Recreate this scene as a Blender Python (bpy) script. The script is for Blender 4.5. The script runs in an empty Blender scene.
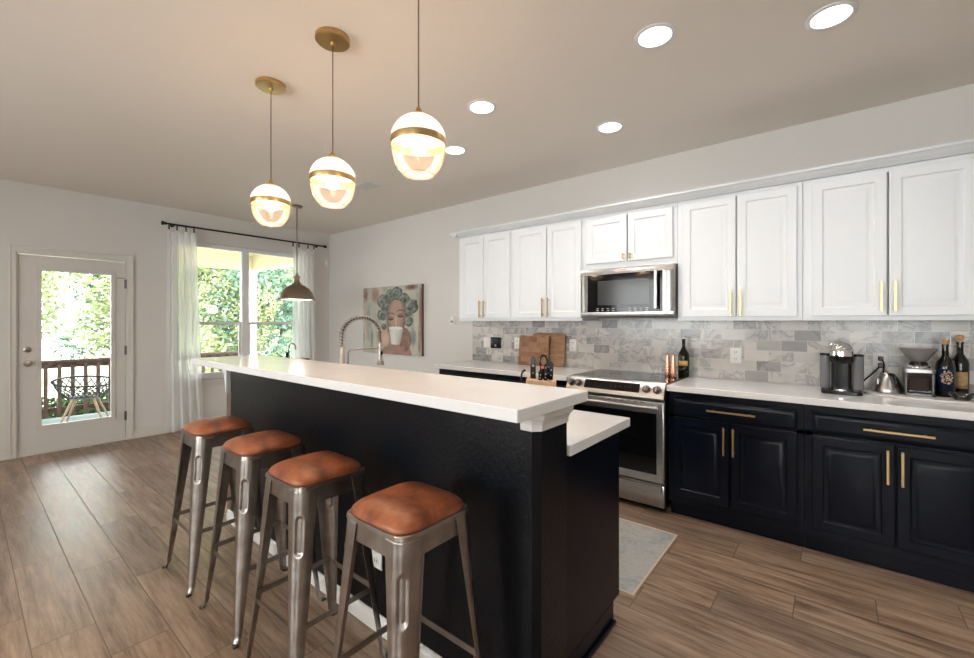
import bpy, bmesh, math, random
from mathutils import Vector, Matrix
C = bpy.context.scene.collection
PI = math.pi
random.seed(7)

# ------------------------------------------------------------------ camera
cam_data = bpy.data.cameras.new('camera')
cam = bpy.data.objects.new('camera', cam_data)
C.objects.link(cam)
cam.location = (6.349, -3.745, 1.358)
cam.rotation_euler = (PI / 2, 0, math.radians(38.925))
cam_data.sensor_width = 36
cam_data.lens = 428.333 * 36 / 974
cam_data.shift_x = -(489.482 - 487) / 974
cam_data.shift_y = (321.671 - 329) / 974
cam_data.clip_start = 0.05
bpy.context.scene.camera = cam

# ------------------------------------------------------------------ world, sun, big lights, exposure
sc = bpy.context.scene
sc.view_settings.view_transform = 'Standard'
sc.view_settings.look = 'None'
sc.view_settings.gamma = 1
sc.view_settings.use_curve_mapping = False
sc.view_settings.exposure = 0.20
W = bpy.data.worlds.new('World')
sc.world = W
W.use_nodes = True
bg = W.node_tree.nodes['Background']
bg.inputs[0].default_value = (0.93, 0.98, 1.0, 1)
bg.inputs[1].default_value = 8.0

def lamp(kind, name, loc, energy, color, rot=(0, 0, 0), **kw):
    d = bpy.data.lights.new(name, kind)
    d.energy = energy
    d.color = color
    for k, v in kw.items():
        setattr(d, k, v)
    o = bpy.data.objects.new(name, d)
    o.location = loc
    o.rotation_euler = rot
    C.objects.link(o)
    return o

sun = lamp('SUN', 'sun', (6, 4, 12), 9.0, (1, 0.95, 0.86), angle=0.02)
sun.rotation_euler = Vector((-0.75, -0.25, -0.85)).to_track_quat('-Z', 'Y').to_euler()
# fill lamps added out of view, at the added openings of the front wall
lamp('AREA', 'rear_fill_light', (3.4, -7.1, 1.55), 44, (1.0, 0.97, 0.93), (PI / 2, 0, 0), shape='RECTANGLE', size=2.6, size_y=1.7)
lamp('AREA', 'rear_fill_light', (7.2, -7.1, 1.55), 22, (1.0, 0.96, 0.92), (PI / 2, 0, 0), shape='RECTANGLE', size=1.8, size_y=1.7)
# portals in the openings of the window wall
for nm, y0, y1, z0, z1 in (('window_daylight', -2.05, -0.42, 0.62, 2.36), ('door_daylight', -3.21, -2.66, 0.28, 1.88)):
    p = lamp('AREA', nm, (-0.14, (y0 + y1) / 2, (z0 + z1) / 2), 1, (1, 1, 1), (0, -PI / 2, 0), shape='RECTANGLE', size=z1 - z0, size_y=y1 - y0)
    p.data.cycles.is_portal = True

# ------------------------------------------------------------------ materials
class NT:
    def __init__(s, name):
        s.m = bpy.data.materials.new(name)
        s.m.use_nodes = True
        s.t = s.m.node_tree
        s.b = s.t.nodes['Principled BSDF']
        s.o = s.t.nodes['Material Output']
    def n(s, kind, **kw):
        x = s.t.nodes.new(kind)
        for k, v in kw.items():
            setattr(x, k, v)
        return x
    def l(s, a, b):
        s.t.links.new(a, b)
    def put(s, sock, v):
        if isinstance(v, bpy.types.NodeSocket):
            s.l(v, sock)
        else:
            sock.default_value = v
    def M(s, op, a, b=None, c=None):
        x = s.n('ShaderNodeMath', operation=op)
        for i, v in enumerate((a, b, c)):
            if v is not None:
                s.put(x.inputs[i], v)
        return x.outputs[0]
    def pos(s):
        g = s.n('ShaderNodeNewGeometry')
        q = s.n('ShaderNodeSeparateXYZ')
        s.l(g.outputs['Position'], q.inputs[0])
        return q.outputs
    def obj(s):
        return s.n('ShaderNodeTexCoord').outputs['Object']
    def xyz(s, x, y, z):
        q = s.n('ShaderNodeCombineXYZ')
        for i, v in enumerate((x, y, z)):
            s.put(q.inputs[i], v)
        return q.outputs[0]
    def noise(s, vec, scale=5, detail=2, rough=0.5, dist=0):
        x = s.n('ShaderNodeTexNoise')
        if vec is not None:
            s.l(vec, x.inputs['Vector'])
        x.inputs['Scale'].default_value = scale
        x.inputs['Detail'].default_value = detail
        x.inputs['Roughness'].default_value = rough
        x.inputs['Distortion'].default_value = dist
        return x.outputs[0]
    def white(s, vec):
        x = s.n('ShaderNodeTexWhiteNoise')
        s.l(vec, x.inputs['Vector'])
        return x.outputs['Value']
    def ramp(s, fac, stops, interp='LINEAR'):
        x = s.n('ShaderNodeValToRGB')
        x.color_ramp.interpolation = interp
        e = x.color_ramp.elements
        while len(e) < len(stops):
            e.new(0.5)
        for i, (p, c) in enumerate(stops):
            e[i].position = p
            e[i].color = (*c, 1) if len(c) == 3 else c
        s.put(x.inputs[0], fac)
        return x.outputs[0]
    def mix(s, fac, a, b, blend='MIX'):
        x = s.n('ShaderNodeMix', data_type='RGBA', blend_type=blend)
        s.put(x.inputs[0], fac)
        s.put(x.inputs[6], a if isinstance(a, bpy.types.NodeSocket) else (*a, 1))
        s.put(x.inputs[7], b if isinstance(b, bpy.types.NodeSocket) else (*b, 1))
        return x.outputs[2]
    def bump(s, h, strength=0.2, dist=0.01):
        x = s.n('ShaderNodeBump')
        x.inputs['Strength'].default_value = strength
        x.inputs['Distance'].default_value = dist
        s.l(h, x.inputs['Height'])
        s.l(x.outputs[0], s.b.inputs['Normal'])
    def set(s, **kw):
        for k, v in kw.items():
            k = k.replace('_', ' ')
            sk = s.b.inputs[k]
            if k in ('Base Color', 'Emission Color') and not isinstance(v, bpy.types.NodeSocket):
                v = (*v, 1)
            s.put(sk, v)
        return s.m

def mat(name, col, rough=0.5, metal=0.0, var=0.0, vscale=8, bump=0, bscale=200, **kw):
    t = NT(name)
    c = col
    if var:
        n = t.noise(t.obj(), vscale, 3)
        c = t.ramp(n, [(0.3, tuple(x * (1 - var) for x in col)), (0.7, tuple(min(1, x * (1 + var)) for x in col))])
    if bump:
        t.bump(t.noise(t.obj(), bscale, 2), bump, 0.002)
    return t.set(Base_Color=c, Roughness=rough, Metallic=metal, **kw)

M = {}
M['wall'] = mat('wall_paint', (0.66, 0.645, 0.62), 0.75, bump=0.15, bscale=120)
M['ceiling'] = mat('ceiling_paint', (0.82, 0.765, 0.70), 0.8, bump=0.2, bscale=90)
M['trim'] = mat('trim_paint', (0.66, 0.64, 0.60), 0.4)
M['door_paint'] = mat('door_paint', (0.63, 0.61, 0.58), 0.38)
M['vinyl'] = mat('white_vinyl', (0.78, 0.79, 0.80), 0.35)
M['cab_white'] = mat('white_cabinet_paint', (0.76, 0.79, 0.82), 0.38)
M['cab_navy'] = mat('navy_cabinet_paint', (0.0022, 0.0042, 0.010), 0.28, var=0.2, vscale=3, Specular_IOR_Level=0.2)
M['quartz'] = mat('white_quartz', (0.80, 0.79, 0.78), 0.13, var=0.03, vscale=6)
M['brass'] = mat('brushed_brass', (0.58, 0.40, 0.18), 0.3, 1.0, bump=0.05, bscale=400)
M['antique'] = mat('antique_brass', (0.30, 0.24, 0.175), 0.35, 1.0)
M['steel'] = mat('stainless_steel', (0.43, 0.42, 0.41), 0.28, 1.0, var=0.06, vscale=40)
M['dark_steel'] = mat('dark_steel', (0.15, 0.15, 0.15), 0.35, 1.0)
M['nickel'] = mat('brushed_nickel', (0.44, 0.40, 0.36), 0.32, 1.0)
M['chrome'] = mat('chrome', (0.85, 0.85, 0.86), 0.07, 1.0)
M['black_glass'] = mat('black_glass', (0.004, 0.004, 0.005), 0.06, Specular_IOR_Level=0.3)
M['black_plastic'] = mat('black_plastic', (0.008, 0.008, 0.009), 0.22, Specular_IOR_Level=0.3)
M['grey_glass'] = mat('grey_oven_glass', (0.035, 0.038, 0.038), 0.12, Specular_IOR_Level=0.35)
M['white_plastic'] = mat('white_plastic', (0.78, 0.77, 0.74), 0.35)
M['grey_plate'] = mat('grey_plate', (0.50, 0.48, 0.46), 0.35)
M['outlet_slot'] = mat('outlet_slot', (0.10, 0.09, 0.08), 0.6)
M['display'] = mat('display', (0.01, 0.02, 0.04), 0.2, Emission_Color=(0.2, 0.4, 0.7), Emission_Strength=0.03)
M['led'] = mat('display_marks', (0.6, 0.62, 0.65), 0.4)
M['copper'] = mat('copper', (0.80, 0.40, 0.27), 0.25, 1.0)
M['black_iron'] = mat('black_iron', (0.012, 0.011, 0.010), 0.4, 0.3)
M['cord'] = mat('brown_cord', (0.16, 0.09, 0.06), 0.7)
M['smoke'] = mat('smoked_plastic', (0.17, 0.17, 0.18), 0.12)
M['cork'] = mat('cork', (0.55, 0.33, 0.17), 0.8, var=0.25, vscale=80)
M['bottle_dark'] = mat('dark_bottle_glass', (0.006, 0.007, 0.005), 0.05)
M['bottle_blue'] = mat('blue_bottle_label', (0.006, 0.010, 0.045), 0.15)
M['olive'] = mat('olive_bottle_glass', (0.010, 0.012, 0.003), 0.06, Specular_IOR_Level=0.35)
M['label_tan'] = mat('tan_label', (0.42, 0.27, 0.12), 0.6, var=0.3, vscale=60)
M['label_yellow'] = mat('yellow_label', (0.75, 0.48, 0.12), 0.6, var=0.3, vscale=60)
M['label_gold'] = mat('gold_flecks', (0.60, 0.42, 0.26), 0.5, var=0.4, vscale=90)
M['red'] = mat('red_plastic', (0.75, 0.12, 0.08), 0.4)
M['coffee'] = mat('coffee_beans', (0.12, 0.07, 0.05), 0.5, var=0.5, vscale=160)
M['soffit'] = mat('cream_porch_paint', (0.66, 0.60, 0.38), 0.7)
M['column'] = mat('cream_column_paint', (0.72, 0.68, 0.60), 0.6)
M['rail_wood'] = mat('weathered_rail_wood', (0.09, 0.05, 0.037), 0.7, var=0.35, vscale=12)
M['oak'] = mat('pale_oak', (0.30, 0.19, 0.12), 0.5, var=0.2, vscale=20)
M['end_brown'] = mat('brown_end_strip', (0.16, 0.10, 0.07), 0.4, var=0.2, vscale=8)
M['ground'] = mat('dry_ground', (0.55, 0.53, 0.44), 0.9, var=0.25, vscale=1.5)
M['siding'] = mat('pale_siding', (0.80, 0.79, 0.76), 0.7)
M['roof'] = mat('grey_roof', (0.35, 0.33, 0.32), 0.8)
M['bark'] = mat('bark', (0.10, 0.08, 0.06), 0.9, var=0.3, vscale=10)
M['canvas_edge'] = mat('canvas_edge', (0.10, 0.07, 0.06), 0.8)
M['outside'] = mat('exterior_stucco', (0.6, 0.58, 0.52), 0.9)

def m_deck():
    t = NT('deck_boards')
    p = t.pos()
    r = t.M('FRACT', t.M('DIVIDE', p[0], 0.14))
    gap = t.M('LESS_THAN', r, 0.05)
    c = t.mix(gap, (0.20, 0.25, 0.25), (0.05, 0.06, 0.06))
    return t.set(Base_Color=c, Roughness=0.6)
M['deck'] = m_deck()

def m_floor():
    t = NT('wood_look_plank_floor')
    p = t.pos()
    rv = t.M('DIVIDE', t.M('ADD', p[1], 0.94), 0.2015)
    row = t.M('FLOOR', rv)
    fy = t.M('SUBTRACT', rv, row)
    xs = t.M('DIVIDE', t.M('SUBTRACT', t.M('SUBTRACT', p[0], 6.805), t.M('MULTIPLY', row, 0.305)), 0.915)
    col = t.M('FLOOR', xs)
    fx = t.M('SUBTRACT', xs, col)
    ey = t.M('MULTIPLY', t.M('MINIMUM', fy, t.M('SUBTRACT', 1.0, fy)), 0.2015)
    ex = t.M('MULTIPLY', t.M('MINIMUM', fx, t.M('SUBTRACT', 1.0, fx)), 0.915)
    e = t.M('MINIMUM', ey, ex)
    grout = t.M('LESS_THAN', e, 0.0022)
    idv = t.xyz(row, col, 0.3)
    rnd = t.white(idv)
    vec = t.xyz(t.M('ADD', t.M('MULTIPLY', p[0], 1.6), t.M('MULTIPLY', rnd, 37.0)), t.M('MULTIPLY', p[1], 17.0), t.M('MULTIPLY', rnd, 11.0))
    n1 = t.noise(vec, 1.3, 6, 0.66, 0.35)
    vec2 = t.xyz(t.M('ADD', t.M('MULTIPLY', p[0], 5.0), t.M('MULTIPLY', rnd, 17.0)), t.M('MULTIPLY', p[1], 75.0), rnd)
    n2 = t.noise(vec2, 1.6, 4, 0.6, 0.2)
    v = t.M('ADD', t.M('MULTIPLY', n1, 0.75), t.M('MULTIPLY', n2, 0.25))
    c = t.ramp(v, [(0.30, (0.080, 0.050, 0.035)), (0.40, (0.165, 0.108, 0.075)), (0.49, (0.260, 0.180, 0.127)), (0.58, (0.345, 0.250, 0.185)), (0.72, (0.46, 0.36, 0.275))])
    tone = t.ramp(rnd, [(0.0, (0.80, 0.78, 0.77)), (0.5, (1.0, 0.97, 0.94)), (1.0, (1.15, 1.08, 1.02))])
    c = t.mix(1.0, c, tone, 'MULTIPLY')
    c = t.mix(grout, c, (0.19, 0.15, 0.12))
    t.bump(t.M('SUBTRACT', t.M('MULTIPLY', n2, 0.4), t.M('MULTIPLY', grout, 0.8)), 0.25, 0.002)
    return t.set(Base_Color=c, Roughness=t.M('MAXIMUM', t.M('ADD', 0.26, t.M('MULTIPLY', n1, 0.2)), t.M('MULTIPLY', grout, 0.95)), Specular_IOR_Level=0.6)
M['floor'] = m_floor()

def m_tile():
    t = NT('marble_subway_tile')
    p = t.pos()
    rv = t.M('DIVIDE', t.M('SUBTRACT', p[2], 0.915), 0.0765)
    row = t.M('FLOOR', rv)
    fz = t.M('SUBTRACT', rv, row)
    xs = t.M('ADD', t.M('DIVIDE', p[0], 0.153), t.M('MULTIPLY', row, 0.5))
    col = t.M('FLOOR', xs)
    fx = t.M('SUBTRACT', xs, col)
    e = t.M('MINIMUM', t.M('MULTIPLY', t.M('MINIMUM', fz, t.M('SUBTRACT', 1.0, fz)), 0.0765), t.M('MULTIPLY', t.M('MINIMUM', fx, t.M('SUBTRACT', 1.0, fx)), 0.153))
    grout = t.M('LESS_THAN', e, 0.0013)
    rnd = t.white(t.xyz(row, col, 0.7))
    rnd2 = t.white(t.xyz(row, col, 3.1))
    vec = t.xyz(t.M('ADD', p[0], t.M('MULTIPLY', rnd, 31.0)), t.M('MULTIPLY', rnd2, 9.0), t.M('ADD', p[2], t.M('MULTIPLY', rnd2, 23.0)))
    n = t.noise(vec, 5.5, 6, 0.62, 1.2)
    vein = t.M('ABSOLUTE', t.M('SUBTRACT', n, 0.5))
    n2 = t.noise(vec, 5, 3, 0.5, 0.4)
    base = t.ramp(rnd, [(0.0, (0.33, 0.325, 0.315)), (0.16, (0.43, 0.42, 0.40)), (0.4, (0.56, 0.545, 0.515)), (1.0, (0.64, 0.615, 0.58))])
    veinc = t.ramp(vein, [(0.0, (0.58, 0.58, 0.60)), (0.03, (0.84, 0.84, 0.85)), (0.08, (1, 1, 1))])
    c = t.mix(t.M('MULTIPLY', t.M('GREATER_THAN', rnd2, 0.25), 1.0), base, t.mix(1.0, base, veinc, 'MULTIPLY'))
    c = t.mix(1.0, c, t.ramp(n2, [(0.3, (0.86, 0.86, 0.88)), (0.7, (1.08, 1.06, 1.03))]), 'MULTIPLY')
    c = t.mix(grout, c, (0.62, 0.61, 0.58))
    t.bump(t.M('SUBTRACT', 1.0, grout), 0.3, 0.001)
    return t.set(Base_Color=c, Roughness=0.22)
M['tile'] = m_tile()

def m_island():
    t = NT('textured_navy_wall')
    n = t.noise(t.obj(), 75, 3, 0.55, 0.4)
    t.bump(n, 0.32, 0.005)
    return t.set(Base_Color=(0.0015, 0.0028, 0.005), Roughness=0.30, Specular_IOR_Level=0.3)
M['island'] = m_island()

def m_leather():
    t = NT('tan_leather')
    g = t.n('ShaderNodeTexCoord').outputs['Object']
    n = t.noise(g, 9, 4, 0.6, 0.3)
    n2 = t.noise(g, 50, 3, 0.6)
    v = t.M('ADD', t.M('MULTIPLY', n, 0.8), t.M('MULTIPLY', n2, 0.2))
    c = t.ramp(v, [(0.34, (0.13, 0.036, 0.017)), (0.5, (0.27, 0.080, 0.032)), (0.66, (0.40, 0.135, 0.055))])
    t.bump(t.noise(g, 160, 3), 0.15, 0.002)
    return t.set(Base_Color=c, Roughness=0.38)
M['leather'] = m_leather()

def m_gun():
    t = NT('brushed_gunmetal')
    q = t.n('ShaderNodeSeparateXYZ')
    t.l(t.obj(), q.inputs[0])
    n = t.noise(t.obj(), 14, 4, 0.6)
    c = t.ramp(n, [(0.3, (0.30, 0.27, 0.245)), (0.7, (0.44, 0.41, 0.385))])
    return t.set(Base_Color=c, Roughness=0.33, Metallic=1.0)
M['gun'] = m_gun()

def m_wood(name, a, b, axis=2, s=9):
    t = NT(name)
    q = t.n('ShaderNodeSeparateXYZ')
    t.l(t.obj(), q.inputs[0])
    k = [s * 5, s * 5, s * 5]
    k[axis] = s * 0.6
    v = t.xyz(t.M('MULTIPLY', q.outputs[0], k[0] * 0.2), t.M('MULTIPLY', q.outputs[1], k[1] * 0.2), t.M('MULTIPLY', q.outputs[2], k[2] * 0.2))
    n = t.noise(v, 6, 5, 0.6, 0.6)
    return t.set(Base_Color=t.ramp(n, [(0.3, a), (0.7, b)]), Roughness=0.5)
M['board_dark'] = m_wood('acacia_board', (0.19, 0.085, 0.04), (0.36, 0.19, 0.10), 0)
M['board_light'] = m_wood('walnut_board', (0.20, 0.10, 0.05), (0.40, 0.23, 0.12), 0)
M['bamboo'] = m_wood('bamboo_block', (0.58, 0.35, 0.19), (0.74, 0.50, 0.30), 2)

def m_checker_wood():
    t = NT('butcher_block')
    q = t.n('ShaderNodeSeparateXYZ')
    t.l(t.obj(), q.inputs[0])
    cx = t.M('FLOOR', t.M('DIVIDE', q.outputs[0], 0.045))
    cz = t.M('FLOOR', t.M('DIVIDE', q.outputs[2], 0.05))
    r = t.white(t.xyz(cx, cz, 1.0))
    n = t.noise(t.obj(), 60, 4, 0.6, 1.0)
    v = t.M('ADD', t.M('MULTIPLY', r, 0.6), t.M('MULTIPLY', n, 0.4))
    return t.set(Base_Color=t.ramp(v, [(0.2, (0.20, 0.09, 0.045)), (0.8, (0.36, 0.19, 0.10))]), Roughness=0.5)
M['butcher'] = m_checker_wood()

def m_rug():
    t = NT('faded_rug')
    g = t.obj()
    n = t.noise(g, 5, 6, 0.7, 0.8)
    n2 = t.noise(g, 30, 4, 0.7, 0.5)
    c = t.ramp(t.M('ADD', t.M('MULTIPLY', n, 0.6), t.M('MULTIPLY', n2, 0.4)), [(0.35, (0.27, 0.30, 0.31)), (0.46, (0.37, 0.38, 0.37)), (0.55, (0.46, 0.44, 0.40)), (0.66, (0.36, 0.35, 0.35))])
    t.bump(t.noise(g, 300, 2), 0.4, 0.003)
    return t.set(Base_Color=c, Roughness=0.95)
M['rug'] = m_rug()
M['rug_edge'] = mat('rug_binding', (0.60, 0.47, 0.38), 0.9)

def shader_mat(name, build):
    t = NT(name)
    t.t.nodes.remove(t.b)
    out = build(t)
    t.l(out, t.o.inputs['Surface'])
    return t.m

def m_clear(tint=(0.97, 0.98, 0.98), gloss=1.0, milk=0.0, bump=0):
    def f(t):
        tr = t.n('ShaderNodeBsdfTransparent'); tr.inputs[0].default_value = (*tint, 1)
        gl = t.n('ShaderNodeBsdfGlossy'); gl.inputs['Roughness'].default_value = 0.03
        fr = t.n('ShaderNodeFresnel'); fr.inputs[0].default_value = 1.45
        mx = t.n('ShaderNodeMixShader')
        t.l(t.M('MULTIPLY', fr.outputs[0], gloss), mx.inputs[0])
        t.l(tr.outputs[0], mx.inputs[1]); t.l(gl.outputs[0], mx.inputs[2])
        out = mx.outputs[0]
        if milk:
            df = t.n('ShaderNodeBsdfTranslucent'); df.inputs[0].default_value = (0.9, 0.88, 0.85, 1)
            d2 = t.n('ShaderNodeBsdfDiffuse'); d2.inputs[0].default_value = (0.9, 0.88, 0.85, 1)
            m3 = t.n('ShaderNodeMixShader'); m3.inputs[0].default_value = 0.5
            t.l(df.outputs[0], m3.inputs[1]); t.l(d2.outputs[0], m3.inputs[2])
            m2 = t.n('ShaderNodeMixShader'); m2.inputs[0].default_value = milk
            t.l(out, m2.inputs[1]); t.l(m3.outputs[0], m2.inputs[2])
            out = m2.outputs[0]
        return out
    return f
M['glass'] = shader_mat('window_glass', m_clear())
M['clear'] = shader_mat('clear_glass', m_clear((0.86, 0.87, 0.87), 1.5))
M['ribbed'] = shader_mat('ribbed_clear_glass', m_clear((0.94, 0.92, 0.90), 0.8, 0.04))
M['grinder_glass'] = shader_mat('smoky_clear_plastic', m_clear((0.55, 0.54, 0.53), 1.5))

M['hopper_glass'] = shader_mat('hopper_plastic', m_clear((0.72, 0.72, 0.72), 2.0, .18))

def emis(name, col, s):
    return mat(name, (0.8, 0.8, 0.8), 0.6, Emission_Color=col, Emission_Strength=s)

M['bulb'] = emis('lit_bulb', (1.0, 0.72, 0.45), 22)
M['can'] = emis('lit_recessed_lamp', (0.96, 0.98, 1.0), 12)
M['barn_bulb'] = emis('lit_diffuser', (1.0, 0.95, 0.88), 2.0)

def m_frost():
    def f(t):
        tr = t.n('ShaderNodeBsdfTransparent'); tr.inputs[0].default_value = (1, .97, .93, 1)
        d = t.n('ShaderNodeBsdfDiffuse'); d.inputs[0].default_value = (.75, .72, .68, 1)
        e = t.n('ShaderNodeEmission'); e.inputs[0].default_value = (1, .88, .76, 1); e.inputs[1].default_value = .8
        a = t.n('ShaderNodeAddShader'); t.l(d.outputs[0], a.inputs[0]); t.l(e.outputs[0], a.inputs[1])
        b = t.n('ShaderNodeMixShader'); b.inputs[0].default_value = .45
        t.l(tr.outputs[0], b.inputs[1]); t.l(a.outputs[0], b.inputs[2])
        return b.outputs[0]
    return f
M['frosted'] = shader_mat('lit_frosted_glass', m_frost())

def m_sheer():
    def f(t):
        tr = t.n('ShaderNodeBsdfTransparent'); tr.inputs[0].default_value = (1, 1, 1, 1)
        d = t.n('ShaderNodeBsdfDiffuse'); d.inputs[0].default_value = (0.95, 0.96, 0.96, 1)
        l = t.n('ShaderNodeBsdfTranslucent'); l.inputs[0].default_value = (0.95, 0.96, 0.96, 1)
        a = t.n('ShaderNodeMixShader'); a.inputs[0].default_value = 0.45
        t.l(d.outputs[0], a.inputs[1]); t.l(l.outputs[0], a.inputs[2])
        lw = t.n('ShaderNodeLayerWeight'); lw.inputs[0].default_value = 0.35
        b = t.n('ShaderNodeMixShader')
        fac = t.M('ADD', 0.75, t.M('MULTIPLY', lw.outputs['Facing'], 0.22))
        t.l(fac, b.inputs[0]); t.l(tr.outputs[0], b.inputs[1]); t.l(a.outputs[0], b.inputs[2])
        return b.outputs[0]
    return f
M['sheer'] = shader_mat('sheer_white_fabric', m_sheer())

def m_leaf(name, c1, c2):
    def f(t):
        oi = t.n('ShaderNodeNewGeometry')
        col = t.ramp(oi.outputs['Random Per Island'], [(0, c1), (1, c2)])
        d = t.n('ShaderNodeBsdfDiffuse'); t.l(col, d.inputs[0])
        l = t.n('ShaderNodeBsdfTranslucent'); t.l(col, l.inputs[0])
        a = t.n('ShaderNodeMixShader'); a.inputs[0].default_value = 0.45
        t.l(d.outputs[0], a.inputs[1]); t.l(l.outputs[0], a.inputs[2])
        return a.outputs[0]
    return f
M['leaf_light'] = shader_mat('sunlit_leaves', m_leaf('l', (0.20, 0.27, 0.12), (0.62, 0.66, 0.42)))
M['leaf_teal'] = shader_mat('blue_green_leaves', m_leaf('t', (0.05, 0.12, 0.09), (0.30, 0.44, 0.34)))
M['leaf_dark'] = shader_mat('dark_ivy_leaves', m_leaf('d', (0.012, 0.03, 0.012), (0.10, 0.16, 0.07)))

# ------------------------------------------------------------------ mesh builder
def wloc(o):
    v = Vector((0, 0, 0))
    while o is not None:
        v += o.location
        o = o.parent
    return v

def link(o, parent=None):
    C.objects.link(o)
    if parent is not None:
        o.parent = parent
    return o

class MB:
    def __init__(s):
        s.v = []; s.f = []; s.mi = []
    def add(s, vs, fs, mi=0):
        n = len(s.v)
        s.v += [tuple(v) for v in vs]
        s.f += [tuple(i + n for i in f) for f in fs]
        s.mi += [mi] * len(fs)
        return s
    def box(s, x0, x1, y0, y1, z0, z1, mi=0, T=None):
        vs = [Vector((x, y, z)) for z in (z0, z1) for y in (y0, y1) for x in (x0, x1)]
        if T is not None:
            vs = [T @ v for v in vs]
        return s.add(vs, [(0, 2, 3, 1), (4, 5, 7, 6), (0, 1, 5, 4), (2, 6, 7, 3), (0, 4, 6, 2), (1, 3, 7, 5)], mi)
    def prism(s, poly, axis, a, b, mi=0, T=None):
        n = len(poly)
        def P(p, w):
            if axis == 'x': v = Vector((w, p[0], p[1]))
            elif axis == 'y': v = Vector((p[0], w, p[1]))
            else: v = Vector((p[0], p[1], w))
            return T @ v if T is not None else v
        vs = [P(p, a) for p in poly] + [P(p, b) for p in poly]
        fs = [tuple(range(n)), tuple(reversed(range(n, 2 * n)))] + [(i, i + n, (i + 1) % n + n, (i + 1) % n) for i in range(n)]
        return s.add(vs, fs, mi)
    def lathe(s, prof, cx=0, cy=0, n=32, mi=0, T=None, cap=True):
        vs = []; fs = []
        for r, z in prof:
            for k in range(n):
                a = 2 * PI * k / n
                v = Vector((cx + r * math.cos(a), cy + r * math.sin(a), z))
                vs.append(T @ v if T is not None else v)
        for i in range(len(prof) - 1):
            for k in range(n):
                k2 = (k + 1) % n
                fs.append((i * n + k, i * n + k2, (i + 1) * n + k2, (i + 1) * n + k))
        if cap:
            fs.append(tuple(reversed(range(n))))
            m = (len(prof) - 1) * n
            fs.append(tuple(range(m, m + n)))
        return s.add(vs, fs, mi)
    def tube(s, path, r, n=10, mi=0, closed=False):
        P = [Vector(p) for p in path]
        m = len(P)
        R = r if isinstance(r, (list, tuple)) else [r] * m
        vs = []; fs = []
        up = None
        for i in range(m):
            if closed:
                t = P[(i + 1) % m] - P[i - 1]
            else:
                t = P[min(i + 1, m - 1)] - P[max(i - 1, 0)]
            t.normalize()
            if up is None:
                up = Vector((0, 0, 1)) if abs(t.z) < 0.9 else Vector((1, 0, 0))
            u = (up - t * up.dot(t)).normalized()
            up = u
            w = t.cross(u)
            for k in range(n):
                a = 2 * PI * k / n
                vs.append(P[i] + (u * math.cos(a) + w * math.sin(a)) * R[i])
        for i in range(m if closed else m - 1):
            j = (i + 1) % m
            for k in range(n):
                k2 = (k + 1) % n
                fs.append((i * n + k, i * n + k2, j * n + k2, j * n + k))
        if not closed:
            fs.append(tuple(reversed(range(n))))
            fs.append(tuple(range((m - 1) * n, m * n)))
        return s.add(vs, fs, mi)
    def cyl(s, a, b, r, n=20, mi=0):
        return s.tube([a, b], r, n, mi)
    def disc_y(s, x, z, y0, y1, r, n=24, mi=0):
        return s.cyl((x, y0, z), (x, y1, z), r, n, mi)
    def rings(s, x0, x1, z0, z1, prof, yback, mi=0):
        # rectangular panel facing -y; prof = [(inset, y), ...] from the edge to the middle
        vs = []
        pr = [(0.0, yback)] + prof
        for ins, y in pr:
            vs += [(x0 + ins, y, z0 + ins), (x1 - ins, y, z0 + ins), (x1 - ins, y, z1 - ins), (x0 + ins, y, z1 - ins)]
        fs = []
        for i in range(len(pr) - 1):
            for k in range(4):
                k2 = (k + 1) % 4
                fs.append((i * 4 + k, i * 4 + k2, i * 4 + 4 + k2, i * 4 + 4 + k))
        m = (len(pr) - 1) * 4
        fs.append((m, m + 1, m + 2, m + 3))
        fs.append((3, 2, 1, 0))
        return s.add(vs, fs, mi)
    def grid(s, fn, nu, nv, mi=0, closeu=False):
        vs = [fn(i / (nu - (0 if closeu else 1)), j / (nv - 1)) for j in range(nv) for i in range(nu)]
        fs = []
        for j in range(nv - 1):
            for i in range(nu if closeu else nu - 1):
                i2 = (i + 1) % nu
                fs.append((j * nu + i, j * nu + i2, (j + 1) * nu + i2, (j + 1) * nu + i))
        return s.add(vs, fs, mi)
    def build(s, name, mats, parent=None, smooth=True, bevel=0, seg=2, fix=True, solid=0, angle=38):
        if not isinstance(mats, (list, tuple)):
            mats = [mats]
        off = wloc(parent) if parent is not None else Vector((0, 0, 0))
        me = bpy.data.meshes.new(name)
        me.from_pydata([tuple(Vector(v) - off) for v in s.v], [], s.f)
        for m in mats:
            me.materials.append(M[m] if isinstance(m, str) else m)
        me.polygons.foreach_set('material_index', s.mi)
        if fix:
            b = bmesh.new(); b.from_mesh(me)
            bmesh.ops.recalc_face_normals(b, faces=b.faces[:])
            b.to_mesh(me); b.free()
        if smooth:
            me.polygons.foreach_set('use_smooth', [True] * len(me.polygons))
            me.set_sharp_from_angle(angle=math.radians(angle))
        me.update()
        o = link(bpy.data.objects.new(name, me), parent)
        if solid:
            md = o.modifiers.new('solid', 'SOLIDIFY'); md.thickness = solid; md.offset = -1
        if bevel:
            md = o.modifiers.new('bevel', 'BEVEL'); md.width = bevel; md.segments = seg; md.limit_method = 'ANGLE'
        return o

def tag(o, label, cat, group=None):
    o['label'] = label; o['category'] = cat
    if group: o['group'] = group
    return o

def thing(name, label, cat, loc=(0, 0, 0), rz=0, group=None):
    o = bpy.data.objects.new(name, None)
    o.empty_display_size = 0.05
    link(o)
    o.location = loc
    o.rotation_euler = (0, 0, rz)
    return tag(o, label, cat, group)

def struct(o):
    o['kind'] = 'structure'
    return o

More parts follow.
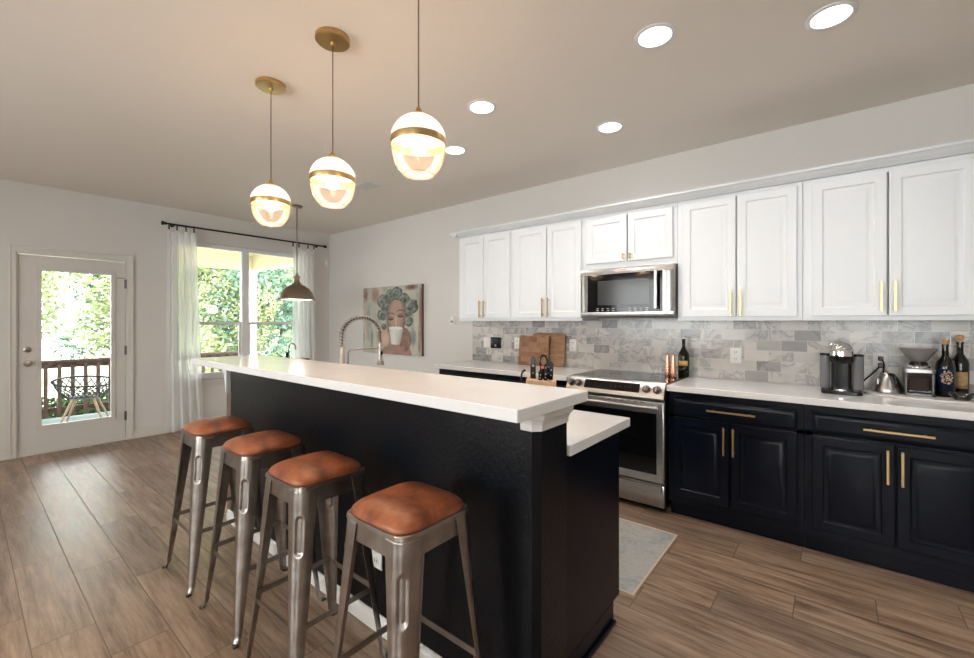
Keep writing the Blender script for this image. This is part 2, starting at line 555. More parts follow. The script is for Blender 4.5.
def copy_tree(o, parent=None):
    c = o.copy()
    C.objects.link(c)
    if parent is not None:
        c.parent = parent
        c.matrix_parent_inverse = o.matrix_parent_inverse
    for ch in list(o.children):
        copy_tree(ch, c)
    return c

# ------------------------------------------------------------------ room shell
H = 2.756
XR, YF = 9.3, -7.2
struct(MB().box(-0.16, XR + .15, YF - .15, 0.15, -0.12, 0).build('floor', 'floor', smooth=False))
struct(MB().box(-0.16, XR + .15, YF - .15, 0.15, H, H + 0.3).build('ceiling', 'ceiling', smooth=False))
struct(MB().box(-0.16, XR + .15, 0, 0.15, 0, H).build('wall_back', 'wall', smooth=False))
struct(MB().box(XR, XR + .15, YF, 0, 0, H).build('wall_right', 'wall', smooth=False))
WY0, WY1, WZ0, WZ1 = -2.08, -0.40, 0.60, 2.38      # window opening
DY0, DY1, DZ1 = -3.40, -2.52, 2.065                # door opening
w = MB()
w.box(-0.16, 0, YF, DY0, 0, H)
w.box(-0.16, 0, DY0, DY1, DZ1, H)
w.box(-0.16, 0, DY1, WY0, 0, H)
w.box(-0.16, 0, WY0, WY1, 0, WZ0)
w.box(-0.16, 0, WY0, WY1, WZ1, H)
w.box(-0.16, 0, WY1, 0, 0, H)
struct(w.build('wall_left', 'wall', smooth=False))
w = MB()
for a, b, z0, z1 in ((0, 2.1, 0, H), (2.1, 4.7, 0, .7), (2.1, 4.7, 2.4, H), (4.7, 6.3, 0, H), (6.3, 8.1, 0, .7), (6.3, 8.1, 2.4, H), (8.1, XR, 0, H)):
    w.box(a, b, YF - .15, YF, z0, z1)
struct(w.build('wall_front', 'wall', smooth=False))
for i, (a, b) in enumerate(((2.1, 4.7), (6.3, 8.1))):  # unseen windows, added as openings for the rear fill lamps
    r = MB().box(a, b, YF - .12, YF - .07, .7, .76).box(a, b, YF - .12, YF - .07, 2.34, 2.4).box(a, a + .05, YF - .12, YF - .07, .76, 2.34).box(b - .05, b, YF - .12, YF - .07, .76, 2.34)
    wf = struct(r.build('window_%d' % (i + 2), 'vinyl', smooth=False))
    MB().box(a + .05, b - .05, YF - .1, YF - .095, .76, 2.34).build('glass', 'glass', wf)

def baseboard(name, segs):
    m = MB()
    for x0, x1, y0, y1, nx, ny in segs:
        # main board and a thinner cap
        m.box(x0, x1, y0, y1, 0, 0.085)
        m.box(x0 if nx >= 0 else x0 + .004, x1 - (.005 if nx > 0 else 0), y0 + (.005 if ny < 0 else 0), y1, .085, .105)
    return struct(m.build(name, 'trim', bevel=0.002))
baseboard('baseboard_left', [(0, .014, YF, -3.436, 1, 0), (0, .014, -2.474, -0.014, 1, 0)])
baseboard('baseboard_back', [(0, 3.10, -.014, 0, 0, -1)])

# window unit in the left wall
win = bpy.data.objects.new('window_1', None); link(win); win.location = (-0.08, (WY0 + WY1) / 2, WZ0); struct(win)
m = MB()
XW0, XW1 = -0.13, -0.06
m.box(XW0, XW1, WY0, WY0 + .045, WZ0, WZ1); m.box(XW0, XW1, WY1 - .045, WY1, WZ0, WZ1)
m.box(XW0, XW1, WY0 + .045, WY1 - .045, WZ1 - .05, WZ1); m.box(XW0, XW1, WY0 + .045, WY1 - .045, WZ0, WZ0 + .05)
m.box(XW0, XW1 + .012, -1.280, -1.190, WZ0 + .05, WZ1 - .05)
m.build('window_frame', 'vinyl', win, bevel=.003)
for a, b in ((WY0 + .045, -1.280), (-1.190, WY1 - .045)):
    s_ = MB()
    s_.box(-.115, -.075, a, b, 1.315, 1.355)
    s_.box(-.105, -.08, a, a + .028, WZ0 + .05, 1.315); s_.box(-.105, -.08, b - .028, b, WZ0 + .05, 1.315)
    s_.box(-.105, -.08, a + .028, b - .028, WZ0 + .05, WZ0 + .085)
    s_.build('sash', 'vinyl', win, bevel=.002)
    MB().box(-.098, -.094, a, b, WZ0 + .05, WZ1 - .05).build('glass_pane', 'glass', win)
MB().box(-.06, .035, WY0 - .03, WY1 + .03, WZ0 - .022, WZ0).box(0, .014, WY0 - .01, WY1 + .01, WZ0 - .075, WZ0 - .022).build('window_sill', 'trim', win, bevel=.003)

# glazed door in the left wall
dr = bpy.data.objects.new('door_1', None); link(dr); dr.location = (0, (DY0 + DY1) / 2, 0); struct(dr)
m = MB()
for y0, y1, z0, z1 in ((DY0 - .035, DY0 + .012, 0, DZ1 + .055), (DY1 - .012, DY1 + .045, 0, DZ1 + .055), (DY0 + .012, DY1 - .012, DZ1 - .01, DZ1 + .055)):
    m.box(0, .016, y0, y1, z0, z1)
m.box(.016, .022, DY0 - .035, DY0 - .022, 0, DZ1 + .055); m.box(.016, .022, DY1 + .032, DY1 + .045, 0, DZ1 + .055); m.box(.016, .022, DY0 - .022, DY1 + .032, DZ1 + .042, DZ1 + .055)
m.build('door_casing', 'trim', dr, bevel=.002)
m = MB()
m.box(-.16, 0, DY0, DY0 + .025, 0, DZ1); m.box(-.16, 0, DY1 - .02, DY1, 0, DZ1); m.box(-.16, 0, DY0 + .025, DY1 - .02, DZ1 - .02, DZ1)
m.box(-.16, .0, DY0 + .025, DY1 - .02, 0, .012, 0)
m.build('door_jamb', 'trim', dr)
ly0, ly1, lz0, lz1 = -3.372, -2.545, .016, 2.038
gy0, gy1, gz0, gz1 = -3.215, -2.665, .285, 1.885
m = MB()
m.box(-.055, -.01, ly0, gy0, lz0, lz1); m.box(-.055, -.01, gy1, ly1, lz0, lz1)
m.box(-.055, -.01, gy0, gy1, lz0, gz0); m.box(-.055, -.01, gy0, gy1, gz1, lz1)
leaf = m.build('door_leaf', 'door_paint', dr, smooth=False)
fr = MB()
for y0, y1, z0, z1 in ((gy0 - .035, gy0 + .004, gz0 - .035, gz1 + .035), (gy1 - .004, gy1 + .035, gz0 - .035, gz1 + .035), (gy0, gy1, gz0 - .035, gz0 + .004), (gy0, gy1, gz1 - .004, gz1 + .035)):
    fr.box(-.012, .0, y0, y1, z0, z1)
fr.build('glazing_bead', 'door_paint', leaf, bevel=.003)
MB().box(-.035, -.03, gy0, gy1, gz0, gz1).build('glass_pane', 'glass', leaf)
def lathe_x(prof, y, z, n=24):
    T = Matrix.Translation((0, y, z)) @ Matrix.Rotation(PI / 2, 4, 'Y')
    return MB().lathe(prof, n=n, T=T)
lathe_x([(.032, -.012), (.032, -.004), (.012, 0), (.010, .03), (.022, .036), (.028, .05), (.024, .062), (.0, .066)], -3.31, .935).build('door_knob', 'nickel', dr)
lathe_x([(.030, -.012), (.030, -.002), (.020, .004), (.018, .012), (.0, .014)], -3.31, 1.075).build('deadbolt', 'nickel', dr)
for z in (.28, 1.03, 1.79):
    MB().box(-.012, .004, -2.552, -2.530, z - .05, z + .05).cyl((.006, -2.541, z - .052), (.006, -2.541, z + .052), .006, 10).build('hinge', 'dark_steel', dr)
MB().box(-.006, .010, -2.62, -2.55, 1.852, 1.858).build('draught_pin', 'dark_steel', dr)

# ------------------------------------------------------------------ outside: porch and garden
struct(MB().box(-2.85, -.165, -6.5, .02, -.22, -.10).build('porch_deck', 'deck', smooth=False))
struct(MB().box(-3.05, -.165, -6.5, .25, 2.66, 2.78).build('porch_ceiling', 'soffit', smooth=False))
struct(MB().box(-2.84, -2.66, -6.5, .10, 2.38, 2.66).box(-2.66, -.165, -.08, .10, 2.38, 2.66).build('porch_beam', 'soffit', smooth=False))
struct(MB().box(-40, -2.9, -25, 25, -.75, -.62).box(-2.9, -.17, .3, 25, -.75, -.62).build('ground', 'ground', smooth=False))
pc = thing('porch_column', 'cream square porch column seen through the right window pane', 'column', (-2.75, -.02, -.10))
MB().box(-2.82, -2.69, -.12, .01, -.10, 2.38).build('shaft', 'column', pc, bevel=.004)
MB().box(-2.835, -2.675, -.135, .025, 2.30, 2.38).box(-2.835, -2.675, -.135, .025, -.10, .05).build('cap_and_base', 'column', pc, bevel=.004)
rl = thing('porch_railing', 'dark brown wooden porch railing outside the glazed door and window', 'railing', (-2.75, -3, -.10))
MB().box(-2.83, -2.69, -6.4, -.10, .745, .78).box(-2.775, -2.745, -6.4, -.10, .66, .745).build('top_rail', 'rail_wood', rl)
MB().box(-2.775, -2.745, -6.4, -.10, .0, .07).build('bottom_rail', 'rail_wood', rl)
y = -6.3
while y < -.2:
    MB().box(-2.745, -2.71, y, y + .045, -.06, .72).build('baluster', 'rail_wood', rl)
    y += .145

def make_deck_chair():
    t = thing('porch_chair', 'black net bucket chair with pale wooden legs on the porch deck', 'chair', (0, 0, 0))
    def bowl(a, v):
        th = 2 * PI * a
        r0 = .16 + .18 * v ** .8
        back = .5 + .5 * math.cos(th)
        h = .36 + (v ** 1.6) * (.12 + .22 * back)
        return Vector((-r0 * math.cos(th) * .9, r0 * math.sin(th), h))
    m = MB()
    nA, nB = 26, 7
    for sgn in (1, -1):
        for k in range(nA):
            pts = [bowl((k + sgn * j * .55) / nA, j / nB) for j in range(nB + 1)]
            m.tube(pts, .0055, 5)
    m.build('net_shell', 'black_iron', t)
    MB().tube([bowl(k / 48, 1) for k in range(48)], .012, 8, closed=True).build('rim', 'black_iron', t)
    MB().lathe([(.0, .345), (.17, .352), (.185, .372), (.16, .40), (0, .41)], n=28).build('seat_pad', 'smoke', t)
    for sx in (-1, 1):
        for sy in (-1, 1):
            MB().tube([(sx * .10, sy * .11, .352), (sx * .21, sy * .235, 0)], [.018, .011], 10).build('leg', 'oak', t)
    return t
dc = make_deck_chair(); dc.location = (-2.10, -2.60, -.10); dc.rotation_euler = (0, 0, PI * .9)

def leaf_cloud(blobs, n, size, seed):
    rnd = random.Random(seed)
    v = []; f = []
    tot = sum(b[3] ** 2 for b in blobs)
    for bx, by, bz, br in blobs:
        for _ in range(int(n * br ** 2 / tot)):
            d = Vector((rnd.gauss(0, 1), rnd.gauss(0, 1), rnd.gauss(0, 1))).normalized() * br * rnd.uniform(.45, 1.0)
            c = Vector((bx, by, bz)) + d
            u = Vector((rnd.gauss(0, 1), rnd.gauss(0, 1), rnd.gauss(0, 1))).normalized()
            w_ = u.orthogonal().normalized()
            s = size * rnd.uniform(.6, 1.3)
            i = len(v)
            v += [c - u * s, c + w_ * s * .5, c + u * s, c - w_ * s * .5]
            f.append((i, i + 1, i + 2, i + 3))
    m = MB(); m.add(v, f)
    return m

def make_tree(seed, leafmat, label, n=8500, size=.075, group='trees beyond the porch'):
    rnd = random.Random(seed)
    t = thing('leafy_tree', label, 'tree', (0, 0, 0), 0, group)
    blobs = []
    for k in range(11):
        a = rnd.uniform(0, 2 * PI); r = rnd.uniform(.2, 1.5)
        blobs.append((r * math.cos(a), r * math.sin(a), rnd.uniform(.9, 4.4), rnd.uniform(.6, 1.15)))
    tr = MB().tube([(0, 0, 0), (.05, 0, 1.2), (0, .1, 2.4), (.1, .1, 3.6)], [.10, .08, .06, .02], 8)
    for b in blobs[:7]:
        tr.tube([(0, .05, max(.5, b[2] - 1.0)), (b[0] * .6, b[1] * .6, b[2] - .3), (b[0], b[1], b[2] + .2)], [.05, .03, .012], 6)
    tr.build('trunk', 'bark', t)
    leaf_cloud(blobs, n, size, seed).build('foliage', leafmat, t, smooth=False, fix=False)
    return t
tree_a = make_tree(1, 'leaf_light', 'pale sunlit leafy tree seen through the left pane of the window')
tree_b = make_tree(2, 'leaf_teal', 'blue-green leafy tree seen through the right pane of the window')
GZ = -.62
tree_a.location = (-8.2, .3, GZ)
tree_b.location = (-7.2, 2.6, GZ)
for src, x, y, r, s, lab in (
        (tree_a, -6.8, 1.55, 1.0, .82, 'pale tree directly behind the window mullion'),
        (tree_a, -11.5, -.15, 2.2, 1.15, 'tall pale tree behind the porch door on its right'),
        (tree_a, -14.0, -2.9, 4.0, 1.25, 'tall pale tree behind the porch door on its left'),
        (tree_b, -11.0, 2.8, 2.9, 1.3, 'large dark tree rising behind the centre of the window'),
        (tree_a, -9.5, 5.2, .7, 1.2, 'pale tree behind the right-hand curtain'),
        (tree_b, -12.8, .6, 5.0, 1.25, 'dark tree behind the left-hand curtain')):
    t = copy_tree(src); t.location = (x, y, GZ); t.rotation_euler = (0, 0, r); t.scale = (s, s, s); t['label'] = lab
iv = random.Random(5)
v = []; f = []
for _ in range(11000):
    c = Vector((iv.uniform(-4.4, -2.95), iv.uniform(-5, 1.2), GZ + .05 + iv.uniform(0, .62)))
    u = Vector((iv.gauss(0, 1), iv.gauss(0, 1), iv.gauss(0, .5))).normalized(); w_ = u.orthogonal().normalized(); s = iv.uniform(.03, .07)
    i = len(v); v += [c - u * s, c + w_ * s * .7, c + u * s, c - w_ * s * .7]; f.append((i, i + 1, i + 2, i + 3))
o = MB().add(v, f).build('ivy_bed', 'leaf_dark', smooth=False, fix=False)
tag(o, 'dark ivy ground cover growing along the porch edge', 'ivy'); o['kind'] = 'stuff'
nh = thing('garden_shed', 'pale low building far beyond the porch railing', 'building', (-20.5, -4.5, GZ))
MB().box(-21.5, -19.5, -9, -2.6, GZ, 1.6).build('wall', 'siding', nh)
MB().prism([(-21.8, 1.6), (-19.2, 1.6), (-20.5, 2.3)], 'y', -9.3, -2.3).build('roof', 'roof', nh)

# ------------------------------------------------------------------ curtains and rod
rod = thing('curtain_rod', 'long black curtain rod above the window', 'curtain rod', (.09, -1.17, 2.54))
m = MB().cyl((.09, -2.19, 2.54), (.09, -.14, 2.54), .011, 14)
m.build('rod', 'black_iron', rod)
for y, sg in ((-2.19, -1), (-.14, 1)):
    T = Matrix.Translation((.09, y, 2.54)) @ Matrix.Rotation(-sg * PI / 2, 4, 'X')
    MB().lathe([(.011, -.012), (.018, -.01), (.018, 0), (.012, .004), (.022, .014), (.026, .026), (.02, .038), (0, .042)], n=18, T=T).build('finial', 'black_iron', rod)
for y in (-2.10, -.22):
    MB().cyl((0.001, y, 2.54), (.09, y, 2.54), .006, 8).lathe([(.022, .001), (.022, .008), (.0, .008)], n=16, T=Matrix.Translation((0, y, 2.54)) @ Matrix.Rotation(PI / 2, 4, 'Y')).build('bracket', 'black_iron', rod)

def curtain(label, ya_top, yb_top, ya_bot, yb_bot, clips, seed):
    t = thing('sheer_curtain', label, 'curtain', (.09, (ya_top + yb_top) / 2, 0), 0, 'sheer curtains at the window')
    rnd = random.Random(seed)
    ph = [rnd.uniform(0, 6) for _ in range(5)]
    ztop = 2.475
    def fn(u, v):
        z = .015 + (ztop - .015) * v
        a = ya_bot + (ya_top - ya_bot) * v ** .7
        b = yb_bot + (yb_top - yb_bot) * v ** .7
        yy = a + (b - a) * u
        amp = .028 * (1 - .25 * v)
        x = .085 + amp * math.sin(u * 2 * PI * 4.5 + ph[0] + .5 * math.sin(3 * v + ph[1])) + .010 * math.sin(u * 2 * PI * 9 + ph[2] + 2 * v)
        yy += .010 * math.sin(u * 2 * PI * 4.5 + ph[3] + v * 2)
        if v > .9:
            d = min(abs(yy - c) for c in clips)
            k = (v - .9) / .1
            z -= k * k * min(.06, d * .9)
            x = x * (1 - k) + .088 * k + .012 * k * math.sin(u * 2 * PI * 4.5 + ph[0])
        return Vector((x, yy, z))
    MB().grid(fn, 110, 70).build('panel', 'sheer', t, fix=False, angle=80)
    for c in clips:
        cl = MB()
        cl.tube([(.09 + .016 * math.cos(a), c, 2.538 + .016 * math.sin(a)) for a in [2 * PI * k / 16 for k in range(16)]], .0022, 6, closed=True)
        cl.box(.082, .098, c - .006, c + .006, 2.472, 2.522)
        cl.build('clip_ring', 'black_iron', t)
    return t
curtain('sheer white curtain on the left side of the window, beside the door', -2.165, -1.865, -2.20, -1.775, (-2.153, -2.072, -1.979, -1.894), 3)
curtain('sheer white curtain on the right side of the window, near the room corner', -.640, -.300, -.66, -.225, (-.633, -.542, -.401, -.305), 8)

# ------------------------------------------------------------------ wall things
def vnoise(x, y, s=0):
    def h(i, j):
        n = (i * 374761393 + j * 668265263 + s * 974634777) & 0xffffffff
        n = ((n ^ (n >> 13)) * 1274126177) & 0xffffffff
        return ((n ^ (n >> 16)) & 0xffff) / 65535
    i, j = math.floor(x), math.floor(y); a, b = x - i, y - j
    a = a * a * (3 - 2 * a); b = b * b * (3 - 2 * b)
    return (h(i, j) * (1 - a) + h(i + 1, j) * a) * (1 - b) + (h(i, j + 1) * (1 - a) + h(i + 1, j + 1) * a) * b
def lerp3(a, b, k):
    k = max(0, min(1, k))
    return tuple(p + (q - p) * k for p, q in zip(a, b))
def paint(u, v):
    A = 1.36
    c = lerp3((.47, .43, .35), (.34, .345, .29), vnoise(u * 14, v * 3, 1))
    c = lerp3(c, (.17, .23, .22), 1.2 * (vnoise(u * 16, v * 4, 2) - .62) * 2)
    c = lerp3(c, (.55, .52, .44), .5 * vnoise(u * 40, v * 30, 15))
    c = lerp3(c, (.28, .13, .09), (vnoise(u * 10, v * 3.5, 3) - .66) * 5)
    for (px, py, rx, ry, col) in ((.05, .90, .05, .14, (.25, .12, .09)), (.24, .88, .07, .14, (.30, .19, .14)), (.84, .965, .12, .05, (.13, .06, .05)), (.17, .22, .03, .18, (.12, .24, .23)), (.12, .57, .03, .22, (.22, .33, .32)), (.87, .26, .06, .16, (.17, .22, .20)), (.97, .2, .03, .35, (.30, .17, .13)), (.14, .45, .02, .14, (.24, .33, .33))):
        d = ((u - px) / rx) ** 2 + ((v - py) / ry) ** 2 + .5 * (vnoise(u * 30, v * 22, 5) - .5)
        c = lerp3(c, col, (1.1 - d) * .9)
    # shoulders and hand
    d = ((u - .60) / .25) ** 2 + ((v - .0) / .20) ** 2
    if d < 1: c = lerp3((.38, .24, .19), (.25, .14, .11), vnoise(u * 12, v * 12, 6))
    d = ((u - .40) / .085) ** 2 + ((v - .23) / .13) ** 2
    if d < 1: c = lerp3((.58, .42, .31), (.46, .29, .22), d)
    d = ((u - .74) / .10) ** 2 + ((v - .22) / .17) ** 2
    if d < 1: c = lerp3((.30, .16, .12), (.14, .08, .07), vnoise(u * 25, v * 20, 8))
    # hair mass
    d = ((u - .60) / .25) ** 2 + ((v - .70) / .21) ** 2 + .5 * (vnoise(u * 11, v * 9, 4) - .5)
    if d < 1:
        st_ = vnoise(u * 46, v * 9 + u * 14, 9)
        c = lerp3((.055, .065, .055), (.17, .18, .15), st_)
    for px, py, r, kk in ((.37, .79, .10, 0), (.35, .57, .085, 1), (.50, .88, .075, 2), (.61, .90, .085, 3), (.73, .80, .095, 4), (.84, .69, .105, 5), (.80, .49, .075, 6), (.39, .40, .05, 7), (.44, .70, .06, 8), (.80, .60, .06, 9)):
        dx, dy = (u - px), (v - py) / A
        rr = math.hypot(dx, dy * 1.35) * (1 + .35 * (vnoise(u * 14, v * 14, 20 + kk) - .5))
        if rr < r:
            an = math.atan2(dy, dx)
            k = .5 + .5 * math.sin(rr / r * 7.5 + an + kk)
            k = .42 * k + .75 * vnoise(u * 34, v * 26, 30) - .1
            c = lerp3((.035, .045, .04), (.23, .26, .22), k)
            if dx < 0 and dy > 0 and .45 < rr / r < .75: c = lerp3(c, (.40, .42, .36), .55)
    # face
    fw = .155 if v > .5 else .155 - .09 * ((.5 - v) / .36) ** 1.5
    cxf = .60 - .02 * (.77 - v)
    if .14 < v < .79:
        top = max(0, (v - .60) / .19)
        fw *= math.sqrt(max(0, 1 - top * top * .9))
        e = abs(u - cxf) / max(fw, .001)
        if e < 1:
            sk = lerp3((.40, .26, .20), (.17, .105, .08), e ** 2.2 + .5 * (vnoise(u * 18, v * 12, 7) - .5))
            c = sk
            for ex, ey in ((.505, .53), (.668, .572)):
                q = ((u - ex) / .055) ** 2 + ((v - ey) / .035) ** 2
                if q < 1: c = lerp3((.20, .10, .08), sk, q)
                yl = ey - .022 + 5 * (u - ex) ** 2
                if abs(u - ex) < .05 and abs(v - yl) < .009: c = (.03, .02, .02)
                if abs(u - ex) < .06 and abs(v - (ey + .075 - 6 * (u - ex) ** 2)) < .008: c = (.12, .07, .05)
            if abs(u - .592) < .028 and .40 < v < .56: c = lerp3((.55, .37, .28), sk, abs(u - .592) / .028)
            if abs(abs(u - .592) - .022) < .009 and .40 < v < .425: c = (.14, .07, .05)
    # cup
    if .145 < v < .385:
        k = (v - .145) / .24
        hw = .065 + .05 * k ** .7
        if abs(u - (.585 + .01 * k)) < hw:
            c = lerp3((.66, .65, .60), (.40, .40, .37), ((u - .56) / hw) ** 2 * .7 + .4 * (vnoise(u * 20, v * 14, 11) - .3))
    if math.hypot((u - .585) / .115, (v - .385) / .022) < 1: c = (.70, .69, .64)
    return c
pt = thing('canvas_painting', 'square canvas painting of a woman in hair curlers drinking from a white cup', 'painting', (1.61, 0, 0.91))
px0, px1, pz0, pz1 = .985, 2.244, .915, 1.842
MB().box(px0, px1, -.038, -.002, pz0, pz1).build('stretched_canvas', 'canvas_edge', pt)
NU, NV = 150, 115
m = MB().grid(lambda u, v: Vector((px0 + (px1 - px0) * u, -.0392, pz0 + (pz1 - pz0) * v)), NU, NV)
po = m.build('painted_picture', 'canvas_edge', pt, smooth=False, fix=False)
ca = po.data.color_attributes.new('paint', 'FLOAT_COLOR', 'POINT')
cols = []
for j in range(NV):
    for i in range(NU):
        c = paint(i / (NU - 1), j / (NV - 1)); cols += [c[0], c[1], c[2], 1]
ca.data.foreach_set('color', cols)
t = NT('oil_paint'); a = t.n('ShaderNodeAttribute'); a.attribute_name = 'paint'
t.bump(t.noise(t.obj(), 120, 3), .2, .002)
po.data.materials[0] = t.set(Base_Color=a.outputs['Color'], Roughness=.7)

def outlet(label, x, z, kind='duplex', y=-.0106, w=.072, h=.116, group=None, matn='white_plastic'):
    t = thing('power_outlet' if kind == 'duplex' else 'wall_plate', label, 'outlet' if kind == 'duplex' else 'wall plate', (x, y, z), 0, group)
    MB().rings(x - w / 2, x + w / 2, z - h / 2, z + h / 2, [(0.0, y - .004), (.004, y - .006)], y).build('plate', matn, t)
    if kind == 'duplex':
        for dz in (-.025, .025):
            k = MB()
            k.lathe([(.017, 0), (.017, .003), (0, .003)], n=16, T=Matrix.Translation((x, y - .006, z + dz)) @ Matrix.Rotation(PI / 2, 4, 'X'))
            sk = k.build('socket', 'white_plastic', t)
            MB().box(x - .008, x - .005, y - .0098, y - .0088, z + dz - .004, z + dz + .008).box(x + .005, x + .008, y - .0098, y - .0088, z + dz - .004, z + dz + .008).disc_y(x, z + dz - .010, y - .0098, y - .0088, .0025, 8).build('slots', 'outlet_slot', sk)
    return t
outlet('white duplex outlet on the tiles between the round board and the range', 4.372, 1.13)
outlet('white duplex outlet on the tiles left of the wooden boards', 3.715, 1.13)
outlet('white duplex outlet on the tiles right of the range', 5.756, 1.10, w=.076, h=.118)
outlet('white outlet behind the coffee maker with a black plug in it', 6.575, 1.10)
outlet('blank white wall plate beside the black control panel', 3.298, 1.125, 'blank', w=.095)
outlet('blank grey-white wall plate between the black control panel and the outlet', 3.585, 1.13, 'blank', w=.11, matn='grey_plate')
cp = thing('control_panel', 'small square black control panel on the left end of the tiles', 'control panel', (3.430, -.01, 1.12))
MB().rings(3.360, 3.500, 1.065, 1.185, [(0, -.022), (.006, -.026)], -.010).build('case', 'black_plastic', cp)
MB().box(3.395, 3.465, -.0275, -.0255, 1.125, 1.165).build('screen', 'display', cp)
MB().disc_y(3.430, 1.095, -.0285, -.0255, .012, 14).build('dial', 'nickel', cp)
ns = thing('plug_in_night_light', 'small white plug-in unit on the wall left of the upper cabinets', 'night light', (2.76, 0, 1.38))
MB().rings(2.735, 2.80, 1.325, 1.415, [(0, -.022), (.006, -.027)], 0).build('case', 'white_plastic', ns)
MB().lathe([(.014, 0), (.012, .012), (0, .014)], n=14, T=Matrix.Translation((2.768, -.027, 1.36)) @ Matrix.Rotation(PI / 2, 4, 'X')).build('lens', 'grinder_glass', ns)
ms = thing('motion_sensor', 'small white motion sensor high in the room corner', 'sensor', (0, -.06, 2.27))
MB().box(0, .035, -.085, -.035, 2.22, 2.33).build('case', 'white_plastic', ms, bevel=.006)
MB().box(.035, .039, -.075, -.045, 2.235, 2.265).build('lens', 'trim', ms, bevel=.002)

# ------------------------------------------------------------------ tiles and cabinets
o = MB().box(3.08, 7.06, -.0105, -.0005, .916, 1.372).box(4.655, 5.42, -.0105, -.0005, 1.372, 1.42).build('tile_backsplash', 'tile', smooth=False)
tag(o, 'grey marble subway tile backsplash along the kitchen wall', 'backsplash')

RAISED = [(0.0, 0.003), (0.003, 0.0), (0.052, 0.0), (0.058, 0.007), (0.066, 0.0085), (0.088, 0.001), (0.095, 0.0)]
def raised(x0, x1, z0, z1, yf, th):
    return MB().rings(x0, x1, z0, z1, [(i, yf + d) for i, d in RAISED], yf + th)
def pull(m, x, z, yf, L, vert=True, r=.0055, so=.030):
    if vert:
        m.box(x - r, x + r, yf - so - 2 * r, yf - so, z - L / 2, z + L / 2)
        for d in (-.38, .38):
            m.cyl((x, yf, z + d * L), (x, yf - so, z + d * L), .0045, 10)
    else:
        m.box(x - L / 2, x + L / 2, yf - so - 2 * r, yf - so, z - r, z + r)
        for d in (-.38, .38):
            m.cyl((x + d * L, yf, z), (x + d * L, yf - so, z), .0045, 10)
    return m

def upper(label, x0, x1, z0, z1, doors, dz0, dz1, hz, hl, hx):
    t = thing('wall_cabinet', label, 'cabinet', ((x0 + x1) / 2, 0, z0), 0, 'white upper cabinets')
    b = MB().box(x0, x1, -.305, -.012 if z0 < 1.5 else -.002, z0, z1)
    # face frame
    b.box(x0, x1, -.325, -.305, z0, dz0 + .008); b.box(x0, x1, -.325, -.305, dz1 - .008, z1)
    b.box(x0, doors[0][0] + .008, -.325, -.305, dz0 + .008, dz1 - .008)
    b.box(doors[-1][1] - .008, x1, -.325, -.305, dz0 + .008, dz1 - .008)
    b.build('body', 'cab_white', t, smooth=False, bevel=.0015, seg=1)
    for (a, c), h in zip(doors, hx):
        d = raised(a, c, dz0, dz1, -.345, .0195).build('cabinet_door', 'cab_white', t)
        pull(MB(), h, hz, -.345, hl).build('handle', 'brass', d, bevel=.001)
    return t
upper('white two-door upper cabinet at the far left end of the row', 3.165, 3.864, 1.366, 2.265, ((3.205, 3.517), (3.523, 3.855)), 1.393, 2.238, 1.487, .175, (3.492, 3.548))
upper('white two-door upper cabinet just left of the microwave', 3.866, 4.634, 1.366, 2.265, ((3.915, 4.274), (4.281, 4.625)), 1.393, 2.238, 1.490, .175, (4.248, 4.308))
upper('short white upper cabinet above the microwave', 4.636, 5.418, 1.800, 2.265, ((4.676, 5.032), (5.043, 5.388)), 1.850, 2.232, 1.888, .045, (5.012, 5.064))
upper('white two-door upper cabinet just right of the microwave', 5.420, 6.184, 1.366, 2.265, ((5.458, 5.808), (5.816, 6.156)), 1.393, 2.238, 1.488, .175, (5.782, 5.842))
upper('large white two-door upper cabinet at the right end of the row', 6.186, 7.02, 1.366, 2.265, ((6.233, 6.583), (6.592, 6.945)), 1.393, 2.238, 1.505, .170, (6.557, 6.616))
cr = MB()
prof = [(-.305, 2.266), (-.345, 2.266), (-.350, 2.272), (-.368, 2.282), (-.388, 2.298), (-.398, 2.302), (-.402, 2.304), (-.402, 2.318), (-.305, 2.318)]
cr.prism(prof, 'x', 3.165, 7.04)
prl = [(3.165 + (-p[0] - .325) * -1, p[1]) for p in prof]
cr.prism([(3.185, 2.266), (3.145, 2.266), (3.140, 2.272), (3.122, 2.282), (3.102, 2.298), (3.092, 2.302), (3.088, 2.304), (3.088, 2.318), (3.185, 2.318)], 'y', -.402, -.002)
o = cr.build('crown_moulding', 'cab_white', smooth=False)
tag(o, 'white crown moulding along the top of the upper cabinets', 'moulding')

def slab(name, label, x0, x1, y0, y1, z0, z1, cat='worktop'):
    o = MB().box(x0, x1, y0, y1, z0, z1).build(name, 'quartz', bevel=.004, seg=3)
    return tag(o, label, cat)
slab('kitchen_worktop', 'white quartz worktop right of the range', 5.432, 7.06, -.645, -.011, .875, .915)
slab('kitchen_worktop', 'white quartz worktop left of the range', 3.105, 4.648, -.645, -.011, .875, .915)

